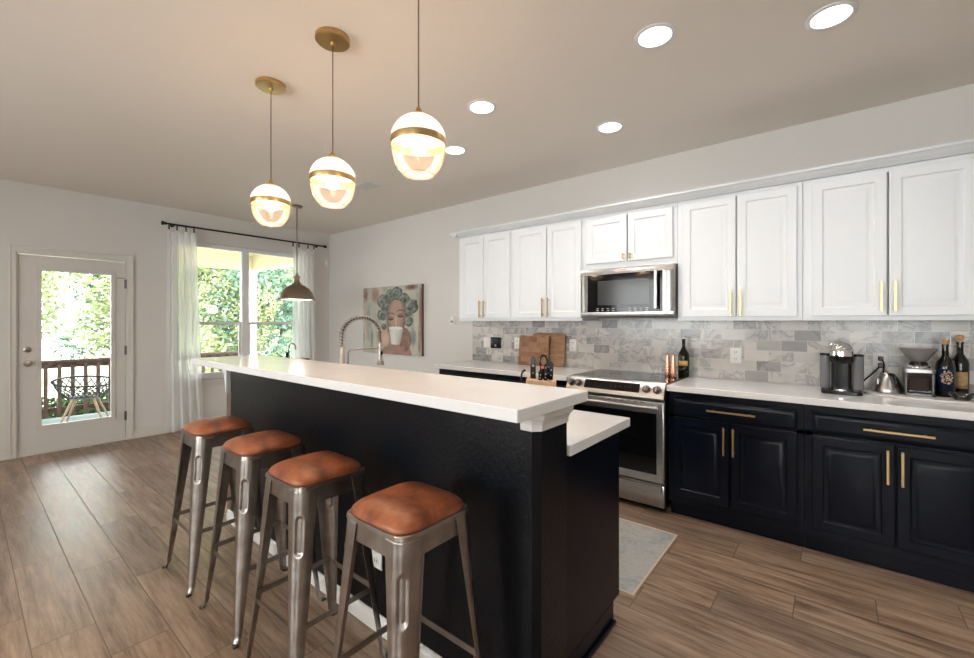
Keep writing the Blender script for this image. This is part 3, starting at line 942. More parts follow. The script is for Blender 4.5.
NAVY = [(0.0, 0.004), (0.004, 0.0), (0.050, 0.0), (0.056, 0.008), (0.064, 0.0095), (0.084, 0.001), (0.090, 0.0)]
DRW = [(0.0, 0.010), (0.010, 0.003), (0.014, 0.0), (0.030, 0.0)]
def lower(label, x0, x1, drawers, doors, hx, side=0):
    t = thing('base_cabinet', label, 'cabinet', ((x0 + x1) / 2, -.3, 0), 0, 'navy base cabinets along the wall')
    b = MB().box(x0, x1, -.580, -.02, .10, .873)
    b.box(x0, x1, -.60, -.58, .10, .185 if doors else .12); b.box(x0, x1, -.60, -.58, .69, .72); b.box(x0, x1, -.60, -.58, .815, .873)
    b.box(x0, drawers[0][0] + .01, -.60, -.58, .185, .815); b.box(drawers[-1][1] - .01, x1, -.60, -.58, .185, .815)
    b.build('body', 'cab_navy', t, smooth=False, bevel=.001, seg=1)
    MB().box(x0, x1, -.55, -.53, 0, .10).build('toe_kick', 'cab_navy', t)
    for a, c in drawers:
        d = MB().rings(a, c, .710, .828, [(i, -.622 + q) for i, q in DRW], -.6005).build('drawer', 'cab_navy', t)
        pull(MB(), (a + c) / 2 + .005, .772, -.622, .275, False).build('handle', 'brass', d, bevel=.001)
    for (a, c), h in zip(doors, hx):
        d = MB().rings(a, c, .155, .697, [(i, -.622 + q) for i, q in NAVY], -.6005).build('cabinet_door', 'cab_navy', t)
        pull(MB(), h, .585, -.622, .180).build('handle', 'brass', d, bevel=.001)
    return t
lower('navy base cabinet with one drawer and two doors just right of the range', 5.437, 6.206, ((5.469, 6.172),), ((5.469, 5.814), (5.824, 6.172)), (5.788, 5.842))
lower('navy base cabinet with one drawer and two doors at the right edge, below the bottles', 6.208, 7.05, ((6.243, 6.955),), ((6.243, 6.595), (6.603, 6.955)), (6.565, 6.622))
lower('navy base cabinet at the left end of the left worktop', 3.135, 3.884, ((3.165, 3.855),), ((3.165, 3.507), (3.513, 3.855)), (3.482, 3.538))
lower('navy base cabinet just left of the range behind the island', 3.886, 4.640, ((3.92, 4.61),), ((3.92, 4.262), (4.268, 4.61)), (4.237, 4.293))

# ------------------------------------------------------------------ microwave
mw = thing('over_range_microwave', 'stainless steel microwave mounted above the range', 'microwave', (5.04, 0, 1.385))
mx0, mx1, mz0, mz1 = 4.655, 5.416, 1.385, 1.796
MB().box(mx0 + .002, mx1 - .002, -.375, -.012, mz0 + .003, mz1).build('casing', 'dark_steel', mw, bevel=.003)
front = MB().prism([(-.375, mz0), (-.405, mz0 + .004), (-.412, mz0 + .02), (-.412, mz0 + .052), (-.375, mz0 + .052)], 'x', mx0, mx1)
front.prism([(-.375, 1.757), (-.412, 1.745), (-.410, 1.77), (-.398, mz1), (-.375, mz1)], 'x', mx0, mx1)
front.prism([(mx0, -.375), (4.722, -.375), (4.722, -.412), (4.700, -.4105), (4.675, -.403), (mx0, -.388)], 'z', mz0 + .052, 1.757)
front.prism([(mx1, -.375), (5.335, -.375), (5.335, -.412), (5.362, -.4105), (5.392, -.403), (mx1, -.388)], 'z', mz0 + .052, 1.757)
fo = front.build('front_frame', 'steel', mw, bevel=.002)
dg = MB().box(4.722, 5.335, -.411, -.376, mz0 + .052, 1.750).build('glass_door', 'black_glass', mw)
MB().box(4.812, 5.235, -.4125, -.4105, 1.495, 1.692).build('viewing_window', 'grey_glass', dg)
h = MB().box(5.282, 5.306, -.455, -.440, 1.455, 1.742)
h.box(5.284, 5.304, -.440, -.411, 1.460, 1.478).box(5.284, 5.304, -.440, -.411, 1.720, 1.738)
h.build('handle', 'steel', dg, bevel=.005)
k = MB()
for i in range(10):
    if i in (4, 5): continue
    for j in range(2):
        k.box(4.80 + i * .045, 4.822 + i * .045, -.4118, -.4108, 1.447 + j * .016, 1.451 + j * .016)
k.build('button_marks', 'led', dg)
MB().box(4.982, 5.068, -.4122, -.4108, 1.446, 1.474).build('clock_display', 'display', dg)
MB().box(4.962, 5.078, -.418, -.4075, 1.762, 1.783).build('badge', 'nickel', mw)

def text(body, name, size, matname, loc, rot, parent):
    cu = bpy.data.curves.new(name, 'FONT')
    cu.body = body; cu.size = size; cu.align_x = 'CENTER'; cu.align_y = 'CENTER'; cu.extrude = .0003
    tmp = bpy.data.objects.new(name + '_tmp', cu); C.objects.link(tmp)
    dg_ = bpy.context.evaluated_depsgraph_get()
    me = bpy.data.meshes.new_from_object(tmp.evaluated_get(dg_))
    bpy.data.objects.remove(tmp)
    me.materials.clear(); me.materials.append(M[matname])
    o = link(bpy.data.objects.new(name, me), parent)
    o.location = Vector(loc) - wloc(parent); o.rotation_euler = rot
    return o
text('KitchenAid', 'badge_lettering', .017, 'black_plastic', (5.02, -.4186, 1.7722), (PI / 2, 0, 0), mw)

# ------------------------------------------------------------------ range
rg = thing('slide_in_range', 'stainless steel slide-in range with black glass cooktop and knobs', 'range', (5.04, -.35, 0))
rx0, rx1 = 4.658, 5.422
MB().box(rx0 + .004, rx1 - .004, -.60, -.03, .04, .905).build('body', 'dark_steel', rg)
MB().box(rx0 - .002, rx1 + .002, -.615, -.012, .906, .922).build('cooktop', 'black_glass', rg, bevel=.003)
cpn = MB().prism([(-.60, .80), (-.655, .80), (-.672, .815), (-.668, .835), (-.630, .915), (-.618, .924), (-.60, .924)], 'x', rx0, rx1).build('control_panel', 'steel', rg, bevel=.002)
# direction of the sloping face
sl = Vector((0, .038, .080)).normalized(); nrm = Vector((0, -.080, .038)).normalized()
def onpanel(x, k, lift):
    return Vector((x, -.668, .835)) + sl * k + nrm * lift
R = Matrix((Vector((1, 0, 0)), sl, nrm)).transposed().to_4x4()
T = Matrix.Translation(onpanel(5.03, .043, 0)) @ R
MB().box(-.215, .215, -.033, .033, 0, .004, T=T).build('touch_display', 'black_glass', cpn)
k = MB()
for i in range(9):
    k.box(-.16 + i * .038, -.150 + i * .038, -.004, .004, .004, .0048, T=T)
k.build('display_marks', 'display', cpn)
for x in (4.705, 4.765, 5.296, 5.372):
    T = Matrix.Translation(onpanel(x, .042, 0)) @ R
    kn = MB().lathe([(.030, .0), (.030, .006), (.024, .008), (.022, .030), (.018, .034), (0, .034)], n=28, T=T).build('knob', 'dark_steel', cpn)
    MB().box(-.004, .004, -.022, .022, .033, .042, T=T).build('knob_grip', 'nickel', kn, bevel=.002)
d = MB().rings(rx0 + .004, rx1 - .004, .215, .790, [(.0, -.645), (.004, -.650), (.012, -.652)], -.601).build('oven_door', 'steel', rg)
MB().box(rx0 + .055, rx1 - .055, -.6535, -.651, .275, .705).build('oven_window', 'black_glass', d)
h = MB().tube([(rx0 + .03, -.705, .752), (rx1 - .03, -.705, .752)], .013, 16)
for x in (rx0 + .06, rx1 - .06):
    h.box(x - .012, x + .012, -.70, -.650, .742, .762)
h.build('handle', 'steel', d)
v_ = MB()
for i in range(10):
    v_.box(rx0 + .14 + i * .05, rx0 + .175 + i * .05, -.6535, -.6515, .776, .781)
v_.build('vent_slots', 'black_plastic', d)
d = MB().rings(rx0 + .004, rx1 - .004, .045, .203, [(.0, -.640), (.004, -.645), (.012, -.647)], -.601).build('storage_drawer', 'steel', rg)
MB().prism([(-.647, .158), (-.662, .165), (-.664, .195), (-.647, .20)], 'x', rx0 + .02, rx1 - .02).build('handle', 'steel', d)
for x in (rx0 + .05, rx1 - .05):
    for y in (-.55, -.08):
        MB().cyl((x, y, 0), (x, y, .04), .018, 12).build('foot', 'black_plastic', rg)
MB().box(rx0 + .02, rx1 - .02, -.56, -.55, .0, .04).build('kick_plate', 'black_plastic', rg)
bz_ = MB()
for x, y, r in ((4.84, -.20, .09), (4.84, -.45, .075), (5.22, -.20, .075), (5.22, -.45, .10)):
    bz_.tube([(x + r * math.cos(a), y + r * math.sin(a), .9222) for a in [2 * PI * k / 40 for k in range(40)]], .0008, 4, closed=True)
bz_.build('burner_rings', 'dark_steel', rg)

# ------------------------------------------------------------------ island
IX0, IX1 = 3.13, 5.61
IYF, IYB = -2.585, -2.395
isl = thing('kitchen_island', 'navy kitchen island with a raised textured bar wall', 'island', (4.4, -2.3, 0))
def rrect(x0, x1, y0, y1, r, n=6, corners=(1, 1, 1, 1)):
    pts = []
    for (cx, cy, a0), on in zip(((x1 - r, y1 - r, 0), (x0 + r, y1 - r, 90), (x0 + r, y0 + r, 180), (x1 - r, y0 + r, 270)), corners):
        if on:
            for k in range(n + 1):
                a = math.radians(a0 + 90 * k / n); pts.append((cx + r * math.cos(a), cy + r * math.sin(a)))
        else:
            pts.append((cx + (r if a0 in (0, 270) else -r), cy + (r if a0 in (0, 90) else -r)))
    return pts
MB().prism(rrect(IX0, IX1, IYF, IYB, .022, 1, (0, 0, 1, 1)), 'z', 0, 1.069).build('bar_wall', 'island', isl)
# low cabinet behind the bar wall
lc = MB().box(IX0 + .04, 5.555, IYB + .001, -1.85, .10, .872).box(IX0 + .04, 5.535, IYB + .001, -1.90, 0, .10)
lc.box(5.555, 5.572, IYB + .001, -1.830, .10, .872).box(5.535, 5.572, IYB + .001, -1.895, 0, .10)
lc.build('cabinet_body', 'cab_navy', isl, smooth=False, bevel=.0015, seg=1)
MB().box(5.572, 5.584, IYB + .001, -1.893, 0, .022).build('shoe_moulding', 'cab_navy', isl, bevel=.004)
for i in range(4):
    a = 3.20 + i * .585
    ob = MB()
    # doors on the working side face +y: mirror the ring panel
    r_ = MB().rings(a, a + .57, .16, .85, [(q, -.0 - .020 + w) for q, w in NAVY], 0)
    ob.add([(v[0], -1.85 - v[1], v[2]) for v in r_.v], [tuple(reversed(f)) for f in r_.f])
    d = ob.build('cabinet_door', 'cab_navy', isl)
    hd = MB().box(a + .06, a + .07, -1.79, -1.78, .60, .78).cyl((a + .065, -1.83, .63), (a + .065, -1.785, .63), .0045, 8).cyl((a + .065, -1.83, .75), (a + .065, -1.785, .75), .0045, 8)
    hd.build('handle', 'brass', d)
bb = MB().prism([(IYF - .014, 0), (IYF - .014, .052), (IYF - .010, .058), (IYF - .009, .070), (IYF - .004, .076), (IYF - .0005, .076), (IYF - .0005, 0)], 'x', IX0 - .012, 5.40)
bb.build('baseboard', 'trim', isl, smooth=False)
# white moulding right under the bar top
tp = [(0, 1.026), (.006, 1.026), (.010, 1.036), (.020, 1.046), (.034, 1.054), (.036, 1.070), (0, 1.070)]
tm = MB()
TP = [(.0005, 1.004), (.004, 1.004), (.005, 1.024), (.010, 1.036), (.016, 1.042), (.018, 1.070), (.0005, 1.070)]
lps = [[(x, y, z) for x, y in rrect(5.55 - a, IX1 + a, IYF - a, IYB + a, .022 + a * .4, 1, (0, 0, 0, 1))] for a, z in TP]
nn = len(lps[0])
tm.add([p for l in lps for p in l], [(i * nn + k, i * nn + (k + 1) % nn, ((i + 1) % len(lps)) * nn + (k + 1) % nn, ((i + 1) % len(lps)) * nn + k) for i in range(len(lps)) for k in range(nn)])
tm.build('bar_moulding', 'trim', isl, smooth=False)
MB().prism([(2.99, 1.069), (3.103, 1.069), (3.103, .865), (3.097, .865), (3.075, .95), (3.045, 1.035), (2.99, 1.048)], 'y', IYF - .012, IYF + .024).build('corbel', 'vinyl', isl, bevel=.002)
MB().box(3.005, 3.102, IYF + .026, IYB + .40, 0, 1.068).build('end_strip', 'end_brown', isl, bevel=.003)  # plain brown strip beside the far end of the bar wall
slab('bar_worktop', 'long white quartz bar top on the raised island wall', 2.965, 5.654, -2.759, -2.315, 1.071, 1.110)
slab('island_worktop', 'lower white quartz worktop of the island, beside the bar wall', 3.12, 5.612, IYB + .026, -1.797, .874, .915)
oo = thing('power_outlet', 'white duplex outlet low on the navy bar wall behind the stools', 'outlet', (4.775, IYF, .33))
MB().rings(4.739, 4.811, .272, .388, [(0, IYF - .004), (.004, IYF - .006)], IYF).build('plate', 'white_plastic', oo)
for z in (.305, .355):
    MB().lathe([(.017, 0), (.017, .003), (0, .003)], n=16, T=Matrix.Translation((4.775, IYF - .006, z)) @ Matrix.Rotation(PI / 2, 4, 'X')).build('socket', 'trim', oo)
    MB().box(4.767, 4.770, IYF - .0098, IYF - .0088, z - .004, z + .008).box(4.780, 4.783, IYF - .0098, IYF - .0088, z - .004, z + .008).build('slots', 'outlet_slot', oo)

# ------------------------------------------------------------------ rug
rug = thing('kitchen_rug', 'faded pale blue-grey rug on the floor between island and range', 'rug', (4.9, -1.27, 0))
MB().box(4.33, 5.562, -1.642, -.895, .0005, .006).build('pile', 'rug', rug)
MB().box(4.32, 5.574, -1.654, -1.642, .0005, .007).box(4.32, 5.574, -.895, -.883, .0005, .007).box(5.562, 5.574, -1.642, -.895, .0005, .007).box(4.32, 4.33, -1.642, -.895, .0005, .007).build('binding', 'rug_edge', rug)

# ------------------------------------------------------------------ bar stools
def make_stool():
    t = thing('bar_stool', '', 'bar stool', (0, 0, 0), 0, 'metal bar stools along the island')
    HT, HF, ZT = .142, .193, .752
    def leg(sx, sy):
        def corner(z):
            return HF + (HT - HF) * (z / ZT)
        def fn(u, v):
            z = ZT * v
            c = corner(z)
            if z > .12: w = .030 + .043 * ((z - .12) / (ZT - .12)) ** .9
            elif z > .05: w = .024 + .006 * ((z - .05) / .07)
            else: w = .018 + .006 * z / .05
            if z < .05: c += .010 * (1 - z / .05) - .006 * math.sin(PI * z / .05)
            r = min(.040, w * .72)
            L1 = w - r; La = r * PI / 2; tot = 2 * L1 + La
            s = u * tot
            if s < L1: p = Vector((c - w + s, c)); n = Vector((0, 1))
            elif s < L1 + La:
                a = (s - L1) / r
                p = Vector((c - r + r * math.sin(a), c - r + r * math.cos(a))); n = Vector((math.sin(a), math.cos(a)))
            else: p = Vector((c, c - r - (s - L1 - La))); n = Vector((1, 0))
            q = s - tot / 2
            # pressed slot
            zz = min(max(z, .545), .650)
            d = math.hypot(q, z - zz)
            k = max(0, min(1, (.0165 - d) / .006)); k = k * k * (3 - 2 * k)
            p -= n * .0075 * k
            ridge = max(0, 1 - abs(d - .0185) / .005)
            p += n * .0014 * ridge
            return Vector((p.x * sx, p.y * sy, z))
        m = MB().grid(fn, 45, 130)
        return m
    for sx in (1, -1):
        for sy in (1, -1):
            lo = leg(sx, sy).build('leg', 'gun', t, fix=False, angle=60)
            if sx * sy < 0:
                lo.data.flip_normals()
            md = lo.modifiers.new('solid', 'SOLIDIFY'); md.thickness = .0018; md.offset = 1 if False else -1
            fz = HF + .004
            MB().box(sx * fz - .011, sx * fz + .011, sy * fz - .011, sy * fz + .011, 0, .010).build('foot_cap', 'dark_steel', lo, bevel=.002)
    # apron: tapering rounded square band
    m = MB()
    loops = []
    for z, hw in ((.697, .1420), (.750, .1392), (.7525, .1445), (.765, .1430), (.767, .136), (.760, .132), (.697, .138)):
        loops.append([(x, y, z) for x, y in rrect(-hw, hw, -hw, hw, .034, 8)])
    n = len(loops[0])
    vs = [p for l in loops for p in l]
    fs = []
    for i in range(len(loops)):
        j = (i + 1) % len(loops)
        for k in range(n):
            fs.append((i * n + k, i * n + (k + 1) % n, j * n + (k + 1) % n, j * n + k))
    m.add(vs, fs).build('seat_frame', 'gun', t, angle=50)
    def pad(a, v):
        th = 2 * PI * a
        c_, s_ = math.cos(th), math.sin(th)
        q = 5.0
        rr = 1 / ((abs(c_) ** q + abs(s_) ** q) ** (1 / q))
        prof = [(.0, .764), (.138, .764), (.1425, .768), (.143, .774), (.140, .782), (.130, .792), (.112, .802), (.086, .810), (.048, .8155), (.0, .817)]
        i = v * (len(prof) - 1); k = min(int(i), len(prof) - 2); f_ = i - k
        r = prof[k][0] * (1 - f_) + prof[k + 1][0] * f_; z = prof[k][1] * (1 - f_) + prof[k + 1][1] * f_
        rb = rr if r > .12 else 1 + (rr - 1) * (r / .12)
        return Vector((r * rb * c_, r * rb * s_, z))
    MB().grid(pad, 64, 28, closeu=True).build('leather_seat', 'leather', t, angle=80)
    z = .275
    c = HF + (HT - HF) * (z / ZT) - .008
    for k in range(4):
        a = Matrix.Rotation(k * PI / 2, 4, 'Z')
        zz = z + (.012 if k % 2 else 0)
        MB().box(-c + .004, c - .004, -c - .002, -c + .002, zz - .011, zz + .011, T=a).build('foot_rail', 'gun', t)
    return t
st = make_stool()
spots = ((3.662, -2.835, 0.00, 'tan leather and gunmetal bar stool farthest from the camera, nearest the porch door'),
         (4.205, -2.825, 0.00, 'tan leather and gunmetal bar stool second farthest, seat with a pale scratch'),
         (4.735, -2.850, 0.00, 'tan leather and gunmetal bar stool third along, left of the nearest stool'),
         (5.295, -2.850, 0.00, 'tan leather and gunmetal bar stool nearest the camera at the right end'))
for i, (x, y, r, lab) in enumerate(spots):
    o = st if i == 0 else copy_tree(st)
    o.location = (x, y, 0); o.rotation_euler = (0, 0, r); o['label'] = lab

# ------------------------------------------------------------------ pendants and ceiling lamps
def make_globe():
    t = thing('globe_pendant', '', 'pendant light', (0, 0, 0), 0, 'globe pendants over the island')
    zc = 2.045 - H
    MB().lathe([(0, 0), (.080, 0), (.082, -.003), (.082, -.020), (.077, -.025), (.012, -.027), (.010, -.042), (0, -.044)], n=40).build('canopy', 'brass', t)
    MB().cyl((0, 0, -.04), (0, 0, zc + .135), .0028, 8).build('cord', 'cord', t)
    MB().lathe([(0, zc + .150), (.008, zc + .148), (.011, zc + .132), (.026, zc + .122), (.030, zc + .112), (0, zc + .112)], n=24).build('cap', 'brass', t)
    R_ = .105
    up = [(R_ * math.cos(a) * 1.0, zc + .012 + R_ * .98 * math.sin(a)) for a in [math.radians(q) for q in range(6, 86, 5)]]
    MB().lathe(up, n=48, cap=False).build('frosted_shade', 'frosted', t, solid=.003)
    MB().lathe([(R_ + .002, zc + .026), (R_ + .0025, zc + .003), (R_ + .001, zc - .003), (R_ - .001, zc - .003), (R_ - .001, zc + .026)], n=48, cap=False).build('brass_band', 'brass', t)
    lo = []
    for q in range(0, 61, 3):
        a = math.radians(q)
        rr = R_ * math.cos(a) ** .88 + .0008 * (q % 6 == 0)
        lo.append((rr, zc - .003 - R_ * 1.24 * math.sin(a)))
    g = MB().lathe(lo, n=48, cap=False).build('clear_shade', 'ribbed', t)
    MB().tube([(lo[-1][0] * math.cos(a), lo[-1][0] * math.sin(a), lo[-1][1]) for a in [2 * PI * k / 40 for k in range(40)]], .0022, 6, closed=True).build('rim', 'ribbed', g)
    MB().lathe([(0, zc + .112), (.016, zc + .10), (.018, zc + .05), (.014, zc + .045), (0, zc + .045)], n=16).build('lamp_holder', 'brass', t)
    MB().lathe([(0, zc + .045), (.012, zc + .035), (.024, zc + .012), (.030, zc - .008), (.026, zc - .024), (.015, zc - .034), (0, zc - .038)], n=20).build('bulb', 'bulb', t)
    l = lamp('POINT', 'pendant_glow', (0, 0, zc - .008), 24, (1.0, .66, .42), shadow_soft_size=.036)
    l.parent = t
    return t
gp = make_globe()
for i, (x, y, lab) in enumerate(((3.765, -2.592, 'globe pendant with brass band, farthest of the three over the island'),
                                 (4.425, -2.590, 'globe pendant with brass band, the middle one of three over the island'),
                                 (5.085, -2.620, 'globe pendant with brass band nearest the camera, its canopy out of view'))):
    o = gp if i == 0 else copy_tree(gp)
    o.location = (x, y, H); o['label'] = lab

bn = thing('dome_pendant', 'antique brass dome pendant hanging in front of the window', 'pendant light', (1.287, -1.18, H))
bx, by = 1.287, -1.18
MB().lathe([(0, H), (.062, H), (.064, H - .006), (.055, H - .018), (.012, H - .026), (0, H - .026)], bx, by, n=32).build('canopy', 'antique', bn)
MB().cyl((bx, by, H - .02), (bx, by, 1.91), .0075, 12).build('stem', 'antique', bn)
MB().lathe([(0, 1.925), (.012, 1.925), (.02, 1.91), (.034, 1.905), (.036, 1.885), (.030, 1.88), (.032, 1.84), (.05, 1.815), (.056, 1.805), (0, 1.80)], bx, by, n=32).build('neck', 'antique', bn)
MB().lathe([(.045, 1.812), (.085, 1.795), (.135, 1.760), (.175, 1.705), (.193, 1.655), (.196, 1.640), (.207, 1.634), (.207, 1.622), (.192, 1.622), (.188, 1.65), (.165, 1.70), (.125, 1.75), (.08, 1.784), (.045, 1.80)], bx, by, n=48, cap=False).build('dome_shade', 'antique', bn)
MB().lathe([(0, 1.640), (.150, 1.640), (.186, 1.632), (.186, 1.626), (.12, 1.618), (0, 1.614)], bx, by, n=40).build('diffuser', 'barn_bulb', bn)
MB().lathe([(0, 1.60), (.008, 1.604), (.009, 1.614), (0, 1.616)], bx, by, n=12).build('finial', 'antique', bn)
MB().tube([(bx + .036 * math.cos(a), by, 1.905 + .05 * math.sin(a)) for a in [math.radians(q) for q in range(-20, 201, 20)]], .003, 6).build('yoke', 'antique', bn)
for a in (0.4, 2.5, 4.6):
    MB().cyl((bx + .196 * math.cos(a), by + .196 * math.sin(a), 1.632), (bx + .222 * math.cos(a), by + .222 * math.sin(a), 1.632), .006, 8).build('thumb_screw', 'antique', bn)
lb = lamp('POINT', 'dome_glow', (0, 0, 1.57 - H), 2.5, (1, .9, .78), shadow_soft_size=.08); lb.parent = bn

def make_can():
    t = thing('recessed_light', '', 'ceiling light', (0, 0, 0), 0, 'recessed ceiling lights')
    MB().lathe([(.096, 0), (.096, -.004), (.088, -.007), (.076, -.006), (.074, 0)], n=40, cap=False).build('trim_ring', 'vinyl', t)
    MB().lathe([(0, -.001), (.073, -.001), (.070, -.005), (0, -.006)], n=40).build('lamp', 'can', t)
    l = lamp('AREA', 'can_beam', (0, 0, -.012), 3.4, (1.0, .96, .91), shape='DISK', size=.13); l.parent = t
    l.data.spread = math.radians(150)
    return t
cn = make_can()
cans = ((6.333, -1.24, 'recessed ceiling light nearest the right-hand cabinets'), (5.662, -1.605, 'recessed ceiling light to the right of the nearest pendant'),
        (5.09, -.808, 'recessed ceiling light close to the wall above the microwave'), (4.558, -1.606, 'recessed ceiling light beyond the nearest pendant'),
        (3.939, -1.208, 'smallest recessed ceiling light, farthest from the camera'))
for i, (x, y, lab) in enumerate(cans + ((7.6, -2.4, 'unseen recessed fill light added behind the viewer on the right'), (7.2, -5.0, 'unseen recessed fill light added behind the viewer'), (4.3, -5.2, 'unseen recessed fill light added over the dining side'), (1.6, -4.4, 'unseen recessed fill light added over the porch door side'))):  # the last four are out of view, added for interior fill
    o = cn if i == 0 else copy_tree(cn)
    o.location = (x, y, H); o['label'] = lab
vt = thing('ceiling_vent', 'white rectangular air vent in the ceiling beyond the middle pendant', 'vent', (2.61, -1.11, H))
MB().box(2.47, 2.75, -1.20, -1.02, H - .006, H).build('frame', 'vinyl', vt, bevel=.002)
s_ = MB()
for i in range(9):
    s_.box(2.49, 2.73, -1.188 + i * .018, -1.180 + i * .018, H - .010, H - .006)
s_.build('louvres', 'trim', vt)

# ------------------------------------------------------------------ things on the island
fx, z0 = 3.90, .915
fc = thing('spring_faucet', 'tall brushed nickel faucet with coiled spring spout rising behind the bar top', 'faucet', (fx, -2.212, z0))
yb, yh = -2.212, -1.915
MB().lathe([(0, z0), (.030, z0), (.030, z0 + .008), (.022, z0 + .014), (.0185, z0 + .02), (.0185, 1.19), (.015, 1.195), (0, 1.195)], fx, yb, n=24).build('body', 'nickel', fc)
path = [(fx, yb, 1.19 + .01 * k) for k in range(8)]
cyc, r_ = (yb + yh) / 2, (yh - yb) / 2
for q in range(180, 9, -6):
    a = math.radians(q); path.append((fx, cyc + r_ * math.cos(a), 1.262 + .125 * math.sin(a)))
path += [(fx, yh, 1.25), (fx, yh + .002, 1.20)]
MB().tube(path, .0075, 10).build('hose', 'dark_steel', fc)
# coil around the first part of the hose
P = [Vector(p) for p in path[:-2]]
cum = [0]
for i in range(1, len(P)): cum.append(cum[-1] + (P[i] - P[i - 1]).length)
coil = []
N = 23 * 14
for k in range(N):
    s = cum[-1] * k / (N - 1)
    i = max(j for j in range(len(cum)) if cum[j] <= s + 1e-9); i = min(i, len(P) - 2)
    f_ = (s - cum[i]) / max(1e-6, cum[i + 1] - cum[i])
    c = P[i].lerp(P[i + 1], f_); t_ = (P[i + 1] - P[i]).normalized()
    u = Vector((1, 0, 0)); w_ = t_.cross(u); a = 2 * PI * k / 14
    coil.append(c + (u * math.cos(a) + w_ * math.sin(a)) * .0165)
MB().tube(coil, .0030, 6).build('spring', 'nickel', fc)
MB().lathe([(0, 1.215), (.010, 1.213), (.0135, 1.20), (.0135, 1.10), (.015, 1.095), (.022, 1.085), (.024, 1.065), (.020, 1.058), (0, 1.056)], fx, yh, n=22).build('spray_head', 'nickel', fc)
MB().box(fx + .012, fx + .020, yh - .006, yh + .006, 1.13, 1.155).build('spray_button', 'black_plastic', fc)
arm = [(fx, yb + .045, z0 + .02), (fx, yb + .045, 1.14)]
for q in range(180, 89, -15):
    a = math.radians(q); arm.append((fx, yb + .075 + .03 * math.cos(a), 1.145 + .03 * math.sin(a)))
arm.append((fx, yh - .016, 1.176))
MB().tube(arm, .0062, 10).tube([(fx + .018 * math.cos(a), yh + .018 * math.sin(a), 1.176) for a in [2 * PI * k / 20 for k in range(20)]], .0045, 6, closed=True).build('support_arm', 'nickel', fc)
MB().cyl((fx, yb + .01, z0 + .06), (fx + .07, yb + .01, z0 + .085), .006, 10).build('lever', 'nickel', fc)
fd = thing('filter_tap', 'tiny dark gooseneck tap at the far end of the island, against the window', 'tap', (3.22, -2.22, z0))
pp = [(3.22, -2.22, z0 + .01), (3.22, -2.22, 1.16)]
for q in range(180, -1, -20):
    a = math.radians(q); pp.append((3.22, -2.195 + .025 * math.cos(a), 1.168 + .028 * math.sin(a)))
pp.append((3.22, -2.17, 1.15))
MB().tube(pp, .0045, 8).build('spout', 'dark_steel', fd)
MB().lathe([(0, z0), (.016, z0), (.016, z0 + .01), (.010, z0 + .02), (.0, z0 + .02)], 3.22, -2.22, n=16).build('base', 'dark_steel', fd)
MB().cyl((3.22, -2.235, 1.09), (3.22, -2.235, 1.135), .009, 10).build('lever', 'black_plastic', fd)

kb = thing('knife_block', 'light wooden knife block with black handled knives and scissors behind the bar top', 'knife block', (5.258, -2.0, z0))
KT = Matrix.Translation((5.258, -2.00, z0)) @ Matrix.Rotation(math.radians(30), 4, 'Z')
MB().prism([(-.07, .0), (.07, .0), (.07, .165), (-.07, .172)], 'y', -.055, .065, T=KT).build('block', 'bamboo', kb, bevel=.003)
def knife(parent, dx, dy, L, w, lean=0, tip=.0):
    m = MB()
    Tk = KT @ Matrix.Translation((dx, dy, .166)) @ Matrix.Rotation(lean, 4, 'Y')
    m.prism([(-w / 2, 0), (w / 2, 0), (w / 2 + tip, L * .55), (w / 2, L), (0, L + .008), (-w / 2, L - .004)], 'y', -.008, .008, T=Tk)
    o = tag_none(m.build('kitchen_knife', 'black_plastic', None, bevel=.002))
    return o, Tk
def tag_none(o): return o
kn_group = 'knives in the wooden block'
for i, (dx, dy, L, w, lean, lab) in enumerate(((-.040, .01, .105, .026, 0.0, 'black handled knife at the left end of the knife block, broad and upright'),
                               (-.004, -.03, .045, .018, .0, 'short black knife handle at the front centre of the block'),
                               (.020, -.03, .050, .017, .02, 'short black knife handle right of the front centre of the block'),
                               (.044, .0, .078, .020, .06, 'black knife handle at the right end of the block'),
                               (.030, .035, .095, .020, .04, 'taller black knife handle behind the right end of the block'))):
    o, Tk = knife(kb, dx, dy, L, w, lean)
    tag(o, lab, 'knife', kn_group)
    rv = MB()
    for q in (.3, .62):
        rv.cyl(Tk @ Vector((0, -.009, L * q)), Tk @ Vector((0, .009, L * q)), .0028, 8)
    rv.build('rivets', 'nickel', o)
sc_ = thing('kitchen_scissors', 'black kitchen scissors with a red dot standing in the knife block', 'scissors', tuple(KT @ Vector((.004, .03, .17))))
Ts = KT @ Matrix.Translation((.004, .02, .166))
MB().tube([Ts @ Vector((.005 + .018 * math.cos(a), 0, .088 + .026 * math.sin(a))) for a in [2 * PI * k / 20 for k in range(20)]], .0055, 8, closed=True).box(-.012, .014, -.006, .006, 0, .066, T=Ts).build('grip', 'black_plastic', sc_)
MB().box(-.006, .008, -.009, -.006, .052, .066, T=Ts).build('red_inset', 'red', sc_)
sk_ = thing('sharpening_steel', 'black looped steel handle leaning at the left side of the knife block', 'tool', tuple(KT @ Vector((-.078, 0, .1))))
Tq = KT @ Matrix.Translation((-.078, 0, .175))
MB().tube([Tq @ Vector((-.018 * math.sin(a) , 0, .035 * math.cos(a))) for a in [math.radians(q) for q in range(-10, 191, 20)]], .005, 8).build('loop_handle', 'black_plastic', sk_)
MB().box(-.004, .004, -.004, .004, -.16, -.03, T=Tq).build('rod', 'dark_steel', sk_)

# ------------------------------------------------------------------ things on the worktops
WT = .9155
